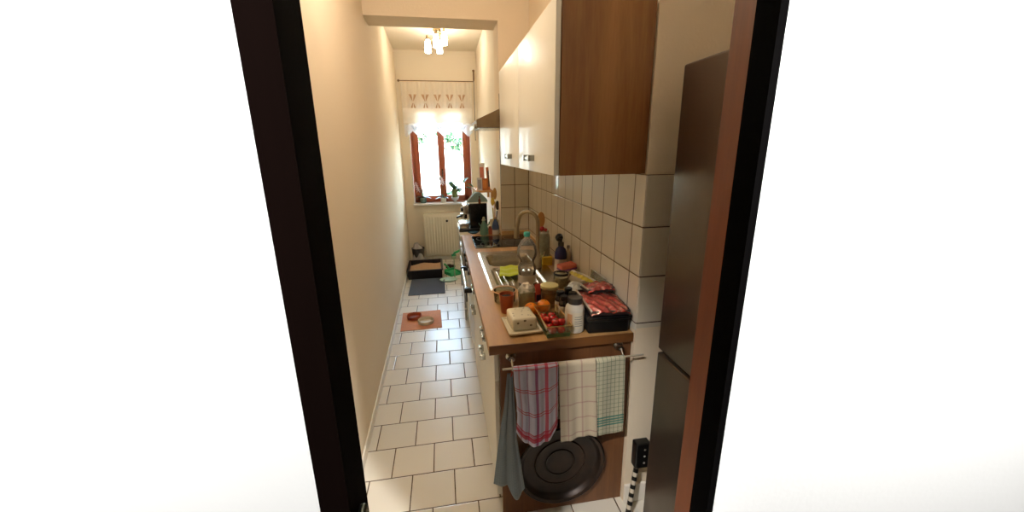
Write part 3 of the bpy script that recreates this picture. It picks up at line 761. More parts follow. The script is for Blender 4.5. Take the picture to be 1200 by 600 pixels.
# red packet
rp = thing('snack_packet', 'small red and pink packet behind the two oranges', 'packet', (.452, 1.83, Z), R(10))
b = MB(); b.grid(lambda u, v: (-.026+.052*u, -.012*math.sin(u*PI)*math.sin(v*PI), .10*v), 12, 16); b.grid(lambda u, v: (-.026+.052*u, .012*math.sin(u*PI)*math.sin(v*PI), .10*v), 12, 16)
b.build('wrapper', pm('salmon_red_wrapper', (206, 84, 66), .35, var=.4, scale=25), rp)
MB().box(-.022, .022, -.0135, -.011, .012, .045, .001).build('print_patch', pm('plum_print', (80, 40, 60), .4), rp)
# jam jar
jj = thing('preserve_jar', 'glass jar with cream lid and orange contents behind oranges', 'jar', (.488, 1.772, Z))
MB().lathe([(.001, .003), (.038, .004), (.038, .075), (.001, .078)], seg=28, cap=False).build('contents', pm('amber_contents', (206, 150, 80), .4, var=.4, scale=35), jj)
MB().lathe([(.038, 0), (.042, .006), (.042, .09), (.038, .1)], seg=32, cap=False).build('glass', clear('jar_glass', (228, 232, 222), .08), jj)
MB().lathe([(.0425, .095), (.044, .097), (.044, .110), (.041, .112), (.001, .111)], seg=32, cap=False).build('lid', pm('cream_gold_lid', (206, 194, 132), .35, var=.1), jj)
# oranges
M_or = pm('orange_peel', (236, 130, 16), .42, var=.12, scale=90, bump=.6)
def orange(loc, lab, rz):
    t = thing('orange', lab, 'orange', loc, rz, 'oranges on the worktop')
    MB().ball((0, 0, .031), .0325, 28, (1, 1, .95)).build('fruit', M_or, t)
    MB().ball((-.004, -.01, .0605), .0035, 8, (1, 1, .4)).build('stem_end', pm('stem_green', (90, 100, 40), .7), t)
    return t
o1 = orange((.374, 1.675, Z), 'left orange of two, directly behind the butter dish', 0)
copy_tree(o1, (.441, 1.700, Z), 1.1, 'right orange of two, in front of the cream-lidded jar')
# tomato punnet
tp = thing('tomato_punnet', 'clear punnet with green base holding small red tomatoes', 'punnet', (.436, 1.530, Z), R(0))
M_gbase = pm('green_cardboard', (104, 124, 72), .6, var=.25)
b = MB()
b.box(-.046, .046, -.098, .098, 0.0005, .003, .001)
def wallq(b, pts, h, fl):
    n = len(pts)
    for i in range(n):
        a = Vector(pts[i]); c = Vector(pts[(i+1) % n])
        va = [b.bm.verts.new((a.x, a.y, .001)), b.bm.verts.new((c.x, c.y, .001)), b.bm.verts.new((c.x*fl, c.y*fl, h)), b.bm.verts.new((a.x*fl, a.y*fl, h))]
        b.bm.faces.new(va)
wallq(b, [(-.048, -.101, 0), (.048, -.101, 0), (.048, .101, 0), (-.048, .101, 0)], .022, 1.055)
b.build('base', M_gbase, tp)
b = MB(); wallq(b, [(-.047, -.1, 0), (.047, -.1, 0), (.047, .1, 0), (-.047, .1, 0)], .055, 1.14); b.build('clear_wall', clear('punnet_plastic', (244, 232, 200), .18, body=(220, 190, 130)), tp)
b = MB()
q = [(-.0535, -.114), (.0535, -.114), (.0535, .114), (-.0535, .114)]
b.tube([(x, y, .056) for x, y in q+[q[0]]], .0022, 6); b.build('rim', pm('tan_rim', (190, 150, 90), .5), tp)
M_tom = pm('tomato_skin', (176, 20, 14), .12, var=.15, scale=12, coat=.5)
random.seed(21); k = 0
spots = [(sx*.019+.002*sx*(k%2), -.072+.036*k) for k in range(5) for sx in (-1, 1)]
mk = None
top = [(.0, -.054), (-.003, -.018), (.004, .018), (.026, -.052), (-.026, -.018)]
Rz = Matrix.Rotation(R(0), 4, 'Z')
tom = thing('tomato', 'x', 'tomato', (0, 0, 0), 0, 'red tomatoes in the punnet')
MB().ball((0, 0, 0), .0178, 18, (1, 1, .92)).build('fruit', M_tom, tom)
b = MB()
for a in range(5): b.leaf((0, 0, .0165), (math.cos(a*1.257), math.sin(a*1.257), .15), .008, .003, .3, 3)
b.build('calyx', M_green, tom)
allt = [(x, y, .0205) for x, y in spots]+[(x, y, .047) for x, y in top]
for i, (x, y, z) in enumerate(allt):
    p = Rz @ Vector((x, y, 0))
    loc = (.436+p.x, 1.530+p.y, Z+z)
    lab = 'one of the shiny red tomatoes heaped in the green-based punnet'
    if i == 0: tom.location = loc; tom['label'] = lab
    else: copy_tree(tom, loc, i*1.3, lab)
# dark bottles with black lids
M_amber = pm('dark_amber_glass', (30, 20, 14), .15, var=.1)
M_lab = pm('bottle_label', (196, 188, 168), .5, var=.1)
M_blk = pm('black_lid', (18, 18, 20), .4)
def pill(loc, r, h, body, lidm, lab, labz=(.2, .62), rz=0, name='pill_bottle', group=None):
    t = thing(name, lab, 'bottle', loc, rz, group)
    MB().lathe([(.001, 0), (r*.9, 0), (r, .004), (r, h*.66), (r*.93, h*.74), (r*.68, h*.82), (r*.66, h*.86)], seg=36).build('bottle_body', body, t)
    MB().lathe([(r*.74, h*.83), (r*.76, h*.84), (r*.76, h*.98), (r*.72, h), (.001, h)], seg=36, cap=False).build('lid', lidm, t)
    return t
def addlab(t, r, z0, z1, mat): MB().lathe([(r*1.012, z0), (r*1.012, z1)], seg=36, cap=False).build('label_band', mat, t)
g = 'dark supplement bottles with black lids'
t1 = pill((.512, 1.600, Z), .025, .115, M_amber, M_blk, 'dark bottle with black lid right behind tomatoes, nearest of four', group=g); addlab(t1, .025, .018, .07, M_lab)
copy_tree(t1, (.563, 1.637, Z), .4, 'dark bottle with black lid close behind the white bottle')
copy_tree(t1, (.512, 1.662, Z), .4, 'dark bottle with black lid, just left of the rearmost one')
t2 = copy_tree(t1, (.562, 1.700, Z), .9, 'dark bottle with black lid, rearmost of the four')
# white pill bottle
t = pill((.522, 1.484, Z), .0405, .152, pm('white_hdpe', (226, 220, 206), .35, var=.02), pm('grey_black_lid', (62, 58, 54), .45), 'large white pill bottle with dark grey ribbed lid in front', name='supplement_bottle')
addlab(t, .0405, .022, .095, pm('white_label', (232, 222, 200), .4, var=.02))
b = MB(); 
def patch(b, r, a0, a1, z0, z1, n=8):
    vs = [(b.bm.verts.new((r*math.cos(a), r*math.sin(a), z0)), b.bm.verts.new((r*math.cos(a), r*math.sin(a), z1))) for a in [a0+(a1-a0)*i/n for i in range(n+1)]]
    for p, q in zip(vs, vs[1:]): b.bm.faces.new((p[0], q[0], q[1], p[1]))
patch(b, .0418, R(205), R(238), .03, .088); b.build('peach_print', pm('peach_print', (220, 170, 130), .5), t)
b = MB()
for z in (.035, .045, .055, .065, .075): patch(b, .0418, R(252), R(300), z, z+.003)
b.build('grey_text_lines', pm('grey_print_lines', (150, 146, 140), .5), t)
b = MB()
for a in range(36): b.box(-.0008, .0008, .0305, .0318, .133, .153, 0, Matrix.Rotation(a*PI/18, 4, 'Z'))
b.build('lid_ribs', pm('grey_black_lid', (62, 58, 54), .45), t)
# black tub
bx = thing('black_tub', 'black plastic food tub at right end of the worktop', 'container', (.658, 1.488, Z), R(-3))
MB().box(-.09, .09, -.060, .060, 0, .064, .010).box(-.097, .097, -.068, .068, .056, .064, .003).build('tub_body', M_dark, bx)
MB().box(-.099, .099, -.070, .070, .0645, .080, .006).build('lid', pm('black_lid_gloss', (20, 19, 20), .25), bx)
# meat trays
M_meat = new_mat('marbled_meat')[0]
nt = M_meat.node_tree; bb_ = nt.nodes['Principled BSDF']; tc = ND(nt, 'ShaderNodeTexCoord')
no = ND(nt, 'ShaderNodeTexNoise'); setin(no, 'Scale', 22); setin(no, 'Detail', 5); setin(no, 'Distortion', 1.5); nt.links.new(tc.outputs['Object'], no.inputs['Vector'])
rmp = ND(nt, 'ShaderNodeValToRGB'); rmp.color_ramp.elements[0].position = .35; rmp.color_ramp.elements[0].color = (*s2l((150, 30, 28)), 1); rmp.color_ramp.elements[1].position = .74; rmp.color_ramp.elements[1].color = (*s2l((228, 168, 150)), 1)
e = rmp.color_ramp.elements.new(.55); e.color = (*s2l((196, 66, 54)), 1)
nt.links.new(no.outputs['Fac'], rmp.inputs[0]); nt.links.new(rmp.outputs[0], bb_.inputs['Base Color']); setin(bb_, 'Roughness', .25); setin(bb_, 'Coat Weight', .5)
M_film = clear('cling_film', (250, 246, 240), .05, .12, body=(230, 220, 200))
def meat(loc, rx, ry, rz, hx, hy, lab, seed):
    random.seed(seed)
    t = thing('meat_tray', lab, 'meat pack', loc, 0, 'wrapped packs of red meat'); t.rotation_euler = (rx, ry, rz)
    b = MB(); b.box(-hx, hx, -hy, hy, 0, .004, .001).box(-hx-.006, -hx+.002, -hy-.004, hy+.004, .002, .022, .003).box(hx-.002, hx+.006, -hy-.004, hy+.004, .002, .022, .003).box(-hx, hx, -hy-.006, -hy+.002, .002, .022, .003).box(-hx, hx, hy-.002, hy+.006, .002, .022, .003)
    b.build('tray', pm('dark_tray', (52, 38, 36), .4), t)
    MB().box(-hx-.008, -hx-.002, -hy-.004, hy+.004, .018, .026, .002).build('pale_edge', pm('pale_edge', (190, 170, 150), .4), t)
    def mh(u, v):
        n = .5+.5*math.sin(u*13+seed)*math.sin(v*15+seed*2)+.25*math.sin(u*31+v*23)
        e = (max(0, math.sin(u*PI))**.35)*(max(0, math.sin(min(1, v*1.0+.10)*PI))**.35)
        return .012+(.016+.012*n)*e
    MB().grid(lambda u, v: (-hx-.006+(2*hx+.012)*u, -hy-.012+(2*hy+.012)*v, mh(u, v)-.008*max(0, 1-v*8)), 60, 70).build('meat', M_meat, t, angle=180)
    MB().grid(lambda u, v: (-hx-.009+(2*hx+.018)*u, -hy-.016+(2*hy+.018)*v, mh(u, v)+.004+.0012*math.sin(u*34+v*15)-.008*max(0, 1-v*8)), 60, 70).build('film', M_film, t, angle=180)
    return t
meat((.668, 1.548, Z+.0845), R(1.5), R(0), R(-4), .078, .122, 'wrapped pack of red meat lying on the black tub', 4)
meat((.676, 1.625, Z+.122), R(0), R(0), R(5), .060, .040, 'smaller pack of red meat lying on the back of the larger meat pack', 8)
# glass jar of nuts
nj = thing('nut_jar', 'jar of mixed reddish nuts with black rim below the pink sponge', 'jar', (.626, 2.03, Z))
MB().lathe([(.001, .003), (.037, .003), (.037, .06), (.001, .066)], seg=24, cap=False).build('nuts', pm('mixed_nuts', (236, 186, 160), .6, var=.8, scale=110), nj)
MB().lathe([(.037, 0), (.040, .005), (.040, .072), (.038, .078)], seg=32, cap=False).build('glass', clear('jar_glass', (228, 232, 222), .08), nj)
MB().lathe([(.041, .072), (.0425, .074), (.0425, .084), (.039, .085), (.037, .08), (.041, .072)], seg=32, cap=False).build('rim', M_blk, nj)
# plastic bag
pbg = thing('plastic_bag', 'crumpled translucent white plastic bag behind the dark bottles', 'bag', (.655, 1.83, Z))
random.seed(14)
b = MB(); b.ball((0, 0, .0475), .05, 32, (1.15, 1.1, .85), .055); b.ball((.055, -.02, .03), .032, 24, (1.2, 1.2, .8), .08); b.ball((-.015, .015, .066), .025, 20, (1.2, 1, 1), .1)
b.build('film', pm('milky_plastic', (206, 204, 194), .3, var=.15, scale=25, bump=.8), pbg, angle=20)
# yellow wrapped loaf pack
yp = thing('yellow_packet', 'yellow and white plastic food packet lying across the bag', 'packet', (.695, 1.855, Z+.108), R(-62)); yp.rotation_euler = (R(4), R(6), R(-62))
b = MB()
b.grid(lambda u, v: (-.085+.17*u, (-.026+.052*v)*(1-.2*abs(2*u-1)**4), .013*math.sin(v*PI)*(.6+.4*math.sin(u*PI))+.002*math.sin(u*40)), 40, 12)
b.grid(lambda u, v: (-.085+.17*u, (-.026+.052*v)*(1-.2*abs(2*u-1)**4), -.011*math.sin(v*PI)*(.6+.4*math.sin(u*PI))), 40, 12)
b.build('wrapper', pm('yellow_white_wrap', (212, 196, 84), .35, var=.35, scale=14), yp)
MB().tube([(-.083, 0, .008), (0, -.004, .016), (.083, 0, .008)], .005, 8).build('white_seam', pm('white_wrap', (222, 218, 206), .4), yp)
cpk = thing('clear_packet', 'clear plastic packet leaning on tiles above yellow packet', 'packet', (.745, 1.775, Z+.001), R(-88))
b = MB(); b.grid(lambda u, v: (-.09+.18*u, -.004-.012*(1-v)-.004*math.sin(u*PI)*math.sin(v*PI)+.0015*math.sin(u*35), .15*v), 40, 12)
b.build('film', clear('cloudy_film', (244, 240, 232), .3, .08, body=(226, 218, 200)), cpk, solid=.001)
MB().tube([(-.09, -.004, .15), (.09, -.004, .15)], .0028, 6).build('sealed_edge', pm('white_wrap', (222, 218, 206), .4), cpk)
# white paper roll
ro = thing('foil_roll', 'pale roll of kitchen paper lying against the tiled wall', 'roll', (.724, 2.01, Z+.029), 0)
MB().tube([(.004, -.07, 0), (-.004, .07, 0)], .028, 24).build('roll_body', pm('pale_roll', (216, 206, 184), .5, var=.05), ro)
MB().tube([(.0045, -.073, 0), (.004, -.069, 0)], .012, 16).build('core', pm('card_core', (150, 120, 84), .7), ro)
# soap bottle
so = thing('soap_bottle', 'soap bottle, dark blue with black pump and pale label', 'bottle', (.690, 2.25, Z))
MB().lathe([(.001, 0), (.036, 0), (.038, .004), (.038, .105)], seg=32, cap=False).build('pale_body', pm('pale_label', (206, 190, 172), .45, var=.05), so)
MB().lathe([(.038, .105), (.037, .14), (.030, .165), (.017, .178), (.015, .186)], seg=32).build('blue_shoulder', pm('navy_plastic', (36, 36, 84), .25, var=.08), so)
MB().lathe([(.018, .184), (.018, .206), (.008, .21), (.007, .238)], seg=20).tube([(.004, .0, .238), (-.018, -.012, .240), (-.034, -.02, .230)], [.011, .008, .005], 10).build('pump', M_blk, so)
# black dish brush behind
bb2 = thing('dish_brush', 'black round dish brush standing behind the soap bottle', 'brush', (.718, 2.36, Z))
MB().tube([(0, 0, 0), (-.006, 0, .19)], [.006, .007], 10).build('handle', M_blk, bb2)
b = MB(); b.ball((-.008, -.004, .212), .025, 18, (1, .8, 1.05), .05); b.build('bristles', M_blk, bb2)
MB().lathe([(.030, 0), (.028, .085), (.025, .085), (.025, .004), (.001, .003)], seg=24, cap=False).build('holder', pm('steel_holder', (150, 140, 124), .35, .7), bb2)
# pink sponge on white tub
wtb = thing('white_tub', 'small white tub holding a pink sponge on top', 'container', (.688, 2.135, Z))
wtb['label'] = 'small white tub in front of the soap bottle'
wtb.location = (.672, 2.128, Z)
MB().lathe([(.001, 0), (.030, 0), (.034, .004), (.036, .062), (.034, .064), (.001, .063)], seg=28, cap=False).build('tub_body', pm('tub_white', (226, 212, 188), .4), wtb)
MB().lathe([(.0365, .058), (.0375, .06), (.0375, .068), (.001, .069)], seg=28, cap=False).build('lid', pm('tub_lid', (214, 190, 160), .4), wtb)
sp_ = thing('pink_sponge', 'pink and violet sponge lying on top of the small tub', 'sponge', (.692, 2.128, Z+.0705), R(14)); sp_.rotation_euler = (0, R(-4), R(14))
MB().box(-.05, .05, -.033, .033, .010, .034, .006).build('foam', pm('salmon_foam', (206, 112, 92), .9, var=.1, scale=120, bump=.8), sp_)
MB().box(-.05, .05, -.033, .033, 0, .011, .003).build('scouring_pad', pm('violet_pad', (134, 84, 120), .95, var=.2, scale=150, bump=.8), sp_)
# yellow sponge
ys = thing('yellow_sponge', 'yellow sponge standing behind faucet base', 'sponge', (.662, 2.465, Z), R(-5))
MB().box(-.034, .034, -.012, .016, .0, .058, .005).build('foam', pm('yellow_foam', (222, 178, 40), .9, var=.1, scale=120, bump=.8), ys)
MB().box(-.034, .034, .016, .024, 0, .058, .003).build('scouring_pad', pm('green_pad', (40, 80, 44), .95), ys)
# tall glass jar with utensils
tj = thing('utensil_jar', 'tall glass jar with mixed contents next to yellow sponge', 'jar', (.678, 2.62, Z))
MB().lathe([(.001, .003), (.038, .004), (.038, .15), (.030, .19), (.001, .195)], seg=24, cap=False).build('contents', pm('speckled_contents', (240, 226, 208), .7, var=.5, scale=50), tj)
MB().lathe([(.039, 0), (.043, .005), (.043, .155), (.034, .195), (.034, .205)], seg=32, cap=False).build('glass', clear('jar_glass', (228, 232, 222), .08), tj)
MB().ball((-.018, -.01, .222), .018, 16, (1.1, 1, .9), .08).ball((.008, -.014, .214), .013, 12, (1, 1, .9), .08).build('red_stopper', pm('red_stopper', (176, 30, 34), .5), tj)
ws = thing('wooden_spatula', 'light wooden spatula leaning on tiles behind the tall jar', 'spatula', (.700, 2.78, Z))
MB().tube([(0, 0, 0), (-.004, -.01, .22)], .006).build('handle', pm('light_wood', (186, 132, 76), .6, var=.15), ws)
b = MB(); b.ball((-.006, -.012, .258), .058, 20, (.5, .12, 1)); b.build('blade', pm('light_wood', (186, 132, 76), .6, var=.15), ws)
gb = thing('grey_bottle', 'slim grey bottle against tiles right of the soap bottle', 'bottle', (.735, 2.13, Z))
gb.location = (.735, 2.245, Z)
MB().lathe([(.001, 0), (.018, 0), (.0195, .004), (.0195, .13), (.012, .15), (.008, .158), (.008, .172), (.001, .173)], seg=24, cap=False).build('bottle_body', pm('taupe_bottle', (150, 132, 110), .35), gb)
MB().lathe([(.01, .168), (.01, .185), (.001, .186)], seg=20, cap=False).build('cap', pm('grey_cap', (120, 112, 100), .4), gb)
# lime cloth on sink
b = MB(); b.grid(lambda u, v: (.305+.125*u+.035*v, 2.25+.205*v, .0+.004*math.sin(u*9+v*3)+.003*math.sin(v*14)+.004), 24, 24, lambda u, v: (u*.12, v*.2))
o = b.build('sponge_cloth', cloth('lime_cloth', (196, 206, 60), [(.008, .004, .001, (150, 160, 40), .5)], [(.008, .004, .001, (150, 160, 40), .5)]), loc=(0, 0, WT+.0095), solid=.003); tag(o, 'lime green sponge cloth spread on the sink drainboard', 'cloth')

# ------------------------------------------------------------------ trolley and machine beyond the hob
ty = thing('kitchen_trolley', 'narrow white trolley beyond the worktop carrying the coffee machine', 'trolley', (.13, 3.625, 0))
MB().box(0, .40, 0, .72, .845, .868, .004).build('top_board', pm('pale_board', (226, 214, 190), .5), ty)
for z, nme in ((.12, 'shelf'), (.48, 'shelf')): MB().box(.01, .39, .01, .71, z, z+.018, .003).build(nme, M_white, ty)
for x in (.012, .372):
    for y in (.012, .692): MB().box(x, x+.018, y, y+.018, .03, .846, .002).ball((x+.009, y+.009, .018), .018, 14, (.6, 1, 1)).build('leg', pm('trolley_post', (180, 176, 168), .4, .4), ty)
for k, (y, z, rgb, lab) in enumerate(((.12, .50, (44, 42, 44), 'black storage box on middle trolley shelf, nearer one'), (.42, .50, (214, 206, 190), 'cream storage box on middle trolley shelf'), (.15, .14, (30, 30, 50), 'dark blue storage box on lowest trolley shelf'))):
    t = thing('storage_box', lab, 'box', (.15, 3.63+y, z))
    MB().box(0, .3, 0, .2, 0, .16, .01).build('box_body', pm('box_%d' % k, rgb, .5), t)
    MB().box(-.006, .306, -.006, .206, .16, .175, .004).build('lid', pm('boxlid_%d' % k, tuple(min(255, c+24) for c in rgb), .5), t)
cm = thing('espresso_machine', 'black and chrome espresso machine on trolley before the window', 'coffee machine', (.235, 3.80, .8685))
MB().box(0, .175, 0, .22, .03, .275, .012).build('body', pm('gloss_black', (10, 10, 11), .18), cm)
MB().box(-.105, .17, .0, .22, .0, .028, .006).build('base_tray', M_dark, cm)
MB().box(-.10, -.005, .01, .21, .029, .085, .01).build('drip_grid', M_chrome, cm)
MB().box(-.06, .0, .01, .21, .17, .262, .012).lathe([(.034, .0), (.034, .05)], (-.05, .1, .12), 20).build('brew_head', M_chrome, cm)
MB().tube([(-.05, .10, .15), (-.09, .05, .15), (-.12, .0, .148)], .010).build('portafilter_handle', M_dark, cm)
MB().lathe([(.02, 0), (.018, .02)], (-.06, .03, .22), 16, Matrix.Rotation(R(-90), 4, 'Y')).build('knob', M_dark, cm)
# peaked cloth cover on top
pk = thing('peaked_cover', 'grey-green peaked cloth cover on top of the espresso machine', 'cover', (.32, 3.84, 1.145))
b = MB(); t = b.bm
for (xa, xb) in ((-.105, .10),):
    A = [(xa, -.02, 0), (-.02, -.0, .098), (.03, .02, .098), (xb, 0, .03), (xb, 0, 0)]
    f0 = [t.verts.new(p) for p in A]; f1_ = [t.verts.new((p[0], p[1]+.13, p[2])) for p in A]
    t.faces.new(f0); t.faces.new(f1_[::-1])
    for i in range(5): t.faces.new((f0[i], f1_[i], f1_[(i+1) % 5], f0[(i+1) % 5]))
bmesh.ops.bevel(t, geom=list(t.edges), offset=.006, segments=2, affect='EDGES')
b.build('cover_body', pm('grey_green_cloth', (112, 128, 120), .8, var=.15, scale=40), pk)
MB().box(-.108, .103, -.024, .125, -.0005, .008, .002).build('white_hem', M_white, pk)
sm = thing('small_bottle', 'tiny dark brown bottle in front of the grey-green cover', 'bottle', (.338, 3.806, 1.1442))
MB().lathe([(.001, 0), (.012, 0), (.012, .035), (.005, .045), (.005, .06)], seg=16).build('bottle_body', pm('brown_glass', (90, 40, 20), .2), sm)
MB().lathe([(.007, .058), (.007, .072)], seg=12).build('cap', M_blk, sm)
# dish, teal and blue oil bottles, brown box
ds = MB().lathe([(.001, .001), (.03, 0), (.045, .012), (.048, .014), (.044, .016), (.028, .005), (.001, .005)], seg=28, sx=1.1, cap=False).build('blue_dish', pm('blue_glaze', (60, 96, 120), .2, var=.1), loc=(.262, 3.715, .8686)); tag(ds, 'small flat blue dish in front of the espresso machine', 'dish')
def jug(loc, cols, lab, name):
    t = thing(name, lab, 'bottle', loc)
    MB().lathe([(.001, 0), (.038, 0), (.042, .006), (.040, .05), (.028, .09), (.017, .118), (.015, .135)], seg=28).build('bottle_body', cols[0], t)
    MB().lathe([(.018, .133), (.019, .14), (.012, .148)], seg=20).ball((0, 0, .156), .012, 14).build('stopper', cols[1], t)
    MB().tube([(.03, 0, .085), (.048, 0, .1), (.05, 0, .12)], [.007, .006, .005], 8).tube([(-.028, 0, .085), (-.044, 0, .10), (-.046, 0, .112)], [.006, .005, .004], 8).build('lug', cols[0], t)
    return t
M_tealg = pm('teal_glaze', (86, 124, 108), .3, var=.15)
jug((.350, 3.555, WT+.0005), (M_tealg, pm('pale_teal_knob', (150, 160, 138), .4)), 'teal ceramic bottle with round knob behind the hob', 'teal_bottle')
t = thing('blue_bottle', 'blue bottle with white base standing right of the teal one', 'bottle', (.455, 3.555, WT+.0005))
MB().lathe([(.001, 0), (.030, 0), (.034, .005), (.034, .045)], seg=28, cap=False).build('white_base', pm('china_white', (196, 190, 178), .3), t)
MB().lathe([(.034, .045), (.034, .075), (.024, .11), (.014, .13), (.012, .145)], seg=28).build('blue_body', pm('slate_blue', (56, 74, 104), .3, var=.15), t)
MB().lathe([(.015, .143), (.015, .152), (.008, .16)], seg=18).build('stopper', pm('tan_stopper', (150, 120, 90), .5), t)
t = MB().box(-.02, .02, -.02, .02, 0, .055, .003).box(-.012, .012, -.012, .012, .055, .075, .003).build('spice_tin', pm('rust_tin', (140, 70, 46), .5), loc=(.405, 3.562, WT+.0005)); tag(t, 'small rust-brown tin between the teal and blue bottles', 'tin')
# utensil holder
uh = thing('utensil_holder', 'pale utensil pot behind the blue bottle', 'pot', (.462, 3.69, .8685))
MB().lathe([(.001, 0), (.038, 0), (.042, .004), (.042, .13), (.038, .132), (.038, .008), (.001, .006)], seg=28, cap=False).build('pot_body', pm('beige_pot', (190, 168, 130), .5), uh)
for k, (dx, dz, hl, rgb, nm, lb_) in enumerate(((.012, .37, .055, (190, 140, 80), 'wooden_spoon', 'light wooden spoon standing tallest in the utensil pot'), (.030, .26, .045, (60, 40, 26), 'dark_spoon', 'dark wooden spoon in utensil pot, at right'), (-.012, .30, .04, (206, 172, 70), 'yellow_spatula', 'yellow spatula in utensil pot, at left'))):
    t = thing(nm, lb_, 'utensil', (.462+dx*.35, 3.69-.01*k, .8755))
    m = pm('ut_%d' % k, rgb, .6)
    MB().tube([(0, 0, 0), (dx*.6, 0, dz*.8)], .0055, 8).build('handle', m, t)
    MB().ball((dx*.75, 0, dz), .03, 16, (.62, .25, hl/.03)).build('head', m, t)
# shelf with cards at right wall
ws_ = thing('wall_shelf', 'small wooden shelf on right wall near the window', 'shelf', (0, 4.35, 1.19))
MB().box(.36, .5445, 0, .5, 0, .018, .002).build('shelf_board', pm('light_wood', (186, 132, 76), .6, var=.15), ws_)
MB().box(.52, .5445, .03, .05, -.1, 0, .002).box(.52, .5445, .42, .44, -.1, 0, .002).build('bracket', pm('light_wood', (186, 132, 76), .6, var=.15), ws_)
def card(x0, x1, y, z0, z1, fr_rgb, in_rgb, nm, lab, tilt=0):
    t = thing(nm, lab, 'picture', ((x0+x1)/2, y, z0)); t.rotation_euler = (R(-4), 0, tilt)
    w = (x1-x0)/2
    MB().box(-w, w, 0, .012, 0, z1-z0, .002).build('frame', pm('fr_%d' % fr_rgb[2], fr_rgb, .5), t)
    MB().box(-w*.7, w*.7, -.003, .001, (z1-z0)*.15, (z1-z0)*.85).build('picture_sheet', in_rgb, t, smooth=False)
M_pic = pm('red_grey_picture', (190, 110, 86), .6, var=.5, scale=18)
card(.372, .428, 4.40, 1.2083, 1.35, (196, 190, 186), pm('grey_card', (150, 144, 150), .6, var=.2), 'picture_frame', 'small frame with grey card on shelf, leftmost')
card(.43, .49, 4.42, 1.2083, 1.34, (176, 96, 44), pm('orange_card', (206, 120, 50), .5, var=.1), 'picture_frame', 'small orange picture frame on shelf, in the middle')
card(.415, .480, 4.60, 1.2083, 1.50, (226, 218, 206), M_pic, 'picture_frame', 'taller white frame with reddish picture on shelf behind')
card(.492, .53, 4.44, 1.2083, 1.46, (110, 74, 44), pm('dark_card', (86, 60, 40), .6), 'cutting_board', 'tall narrow brown frame at right end of shelf', R(50))

# ------------------------------------------------------------------ plants on sill
SZ = .8925
M_petal = pm('white_petal', (248, 240, 240), .6, var=.05)
def flower(b, c, r=.03):
    c = Vector(c)
    for k in range(5):
        a = k*2*PI/5+.3; b.leaf(c, (math.cos(a), -.25, math.sin(a)), r*1.3, r, .05, 3)
def orchid(loc, potm, pot_prof, lab, leaves, stem, fl, seed, lm, petal=M_petal, extra=None):
    random.seed(seed)
    t = thing('potted_plant', lab, 'plant', loc, 0, None)
    MB().lathe(pot_prof, seg=24, cap=False).build('pot', potm, t)
    h = pot_prof[-2][1] if len(pot_prof) > 2 else .1
    zt = max(p[1] for p in pot_prof)
    MB().lathe([(.001, zt-.012), (min(.034, max(p[0] for p in pot_prof)*.85), zt-.012)], seg=16, cap=False).build('soil', pm('bark_soil', (70, 50, 34), .95), t)
    b = MB()
    for (dx, dy, dz, L, w, dr) in leaves: b.leaf((0, 0, zt-.01), (dx, dy, dz), L*1.3, w*1.5, dr)
    b.build('leaves', lm, t)
    if stem:
        b = MB()
        for s_ in stem: b.tube(s_, .003, 6)
        b.build('flower_stem', pm('stem', (96, 120, 60), .6), t)
        b = MB()
        for c in fl: flower(b, c)
        b.build('flowers', petal, t)
    return t
pp = [(.001, 0), (.036, 0), (.045, .02), (.05, .055), (.046, .075), (.042, .078), (.04, .07)]
orchid((-.305, 6.0, SZ), pm('teal_mosaic_pot', (96, 116, 104), .4, var=.6, scale=60), pp, 'small orchid in mottled green pot at left end of sill',
       [(-.8, -.3, .6, .11, .035, .5), (.9, -.2, .5, .11, .035, .5), (.3, -.5, .6, .09, .03, .5), (0, .1, 1, .16, .012, .1)],
       [[(0, 0, .07), (-.02, 0, .16), (-.06, 0, .24), (-.085, 0, .26)]], [(-.085, -.005, .25), (-.07, -.005, .22), (-.062, -.01, .19), (-.09, 0, .28)], 1, M_teal_leaf, pm('pinkish_petal', (240, 214, 214), .6))
pp = [(.001, 0), (.034, 0), (.044, .07), (.046, .075), (.042, .075), (.038, .06)]
orchid((-.005, 5.98, SZ), pm('white_pot', (236, 230, 216), .3), pp, 'orchid with white flowers in plain white pot mid sill',
       [(-.9, -.2, .3, .10, .04, .4), (.7, -.4, .35, .07, .04, .4), (.2, -.8, .4, .07, .035, .4), (-.3, .3, .8, .07, .03, .2)],
       [[(0, 0, .07), (-.01, .01, .2), (-.0, 0, .31), (-.03, -.01, .36)]], [(-.03, -.01, .36), (-.01, -.01, .33), (-.045, -.005, .335), (.0, -.012, .30), (-.02, -.012, .285)], 2, M_teal_leaf)
pp = [(.001, 0), (.03, 0), (.032, .006), (.028, .03), (.03, .05), (.05, .06), (.058, .085), (.053, .085), (.044, .075), (.04, .17), (.036, .17), (.03, .1)]
t = orchid((.165, 5.97, SZ), pm('white_footed_bowl', (214, 214, 216), .25), [(.001, 0), (.034, 0), (.034, .006), (.02, .022), (.022, .03), (.05, .045), (.06, .08), (.056, .08), (.045, .06)], 'leafy climbing plant in green glass on footed white bowl, right on sill',
       [(-.6, -.2, .9, .0, .0, .3)], None, [], 3, M_green)
MB().lathe([(.001, .05), (.034, .052), (.045, .17), (.047, .20), (.043, .20), (.032, .06)], seg=24, cap=False).build('inner_vase', pm('olive_glass', (110, 124, 72), .25), t)
b = MB(); random.seed(8)
for (dx, dz, L) in ((-.45, .9, .14), (-.6, .85, .09), (-.2, 1, .13), (.1, 1, .14), (.4, .8, .13), (.9, .3, .16), (.8, .6, .15), (1, -.1, .13), (.6, .1, .12)):
    b.leaf((dx*.03, 0, .19), (dx, random.uniform(-.4, .2), dz), L, .07, .35)
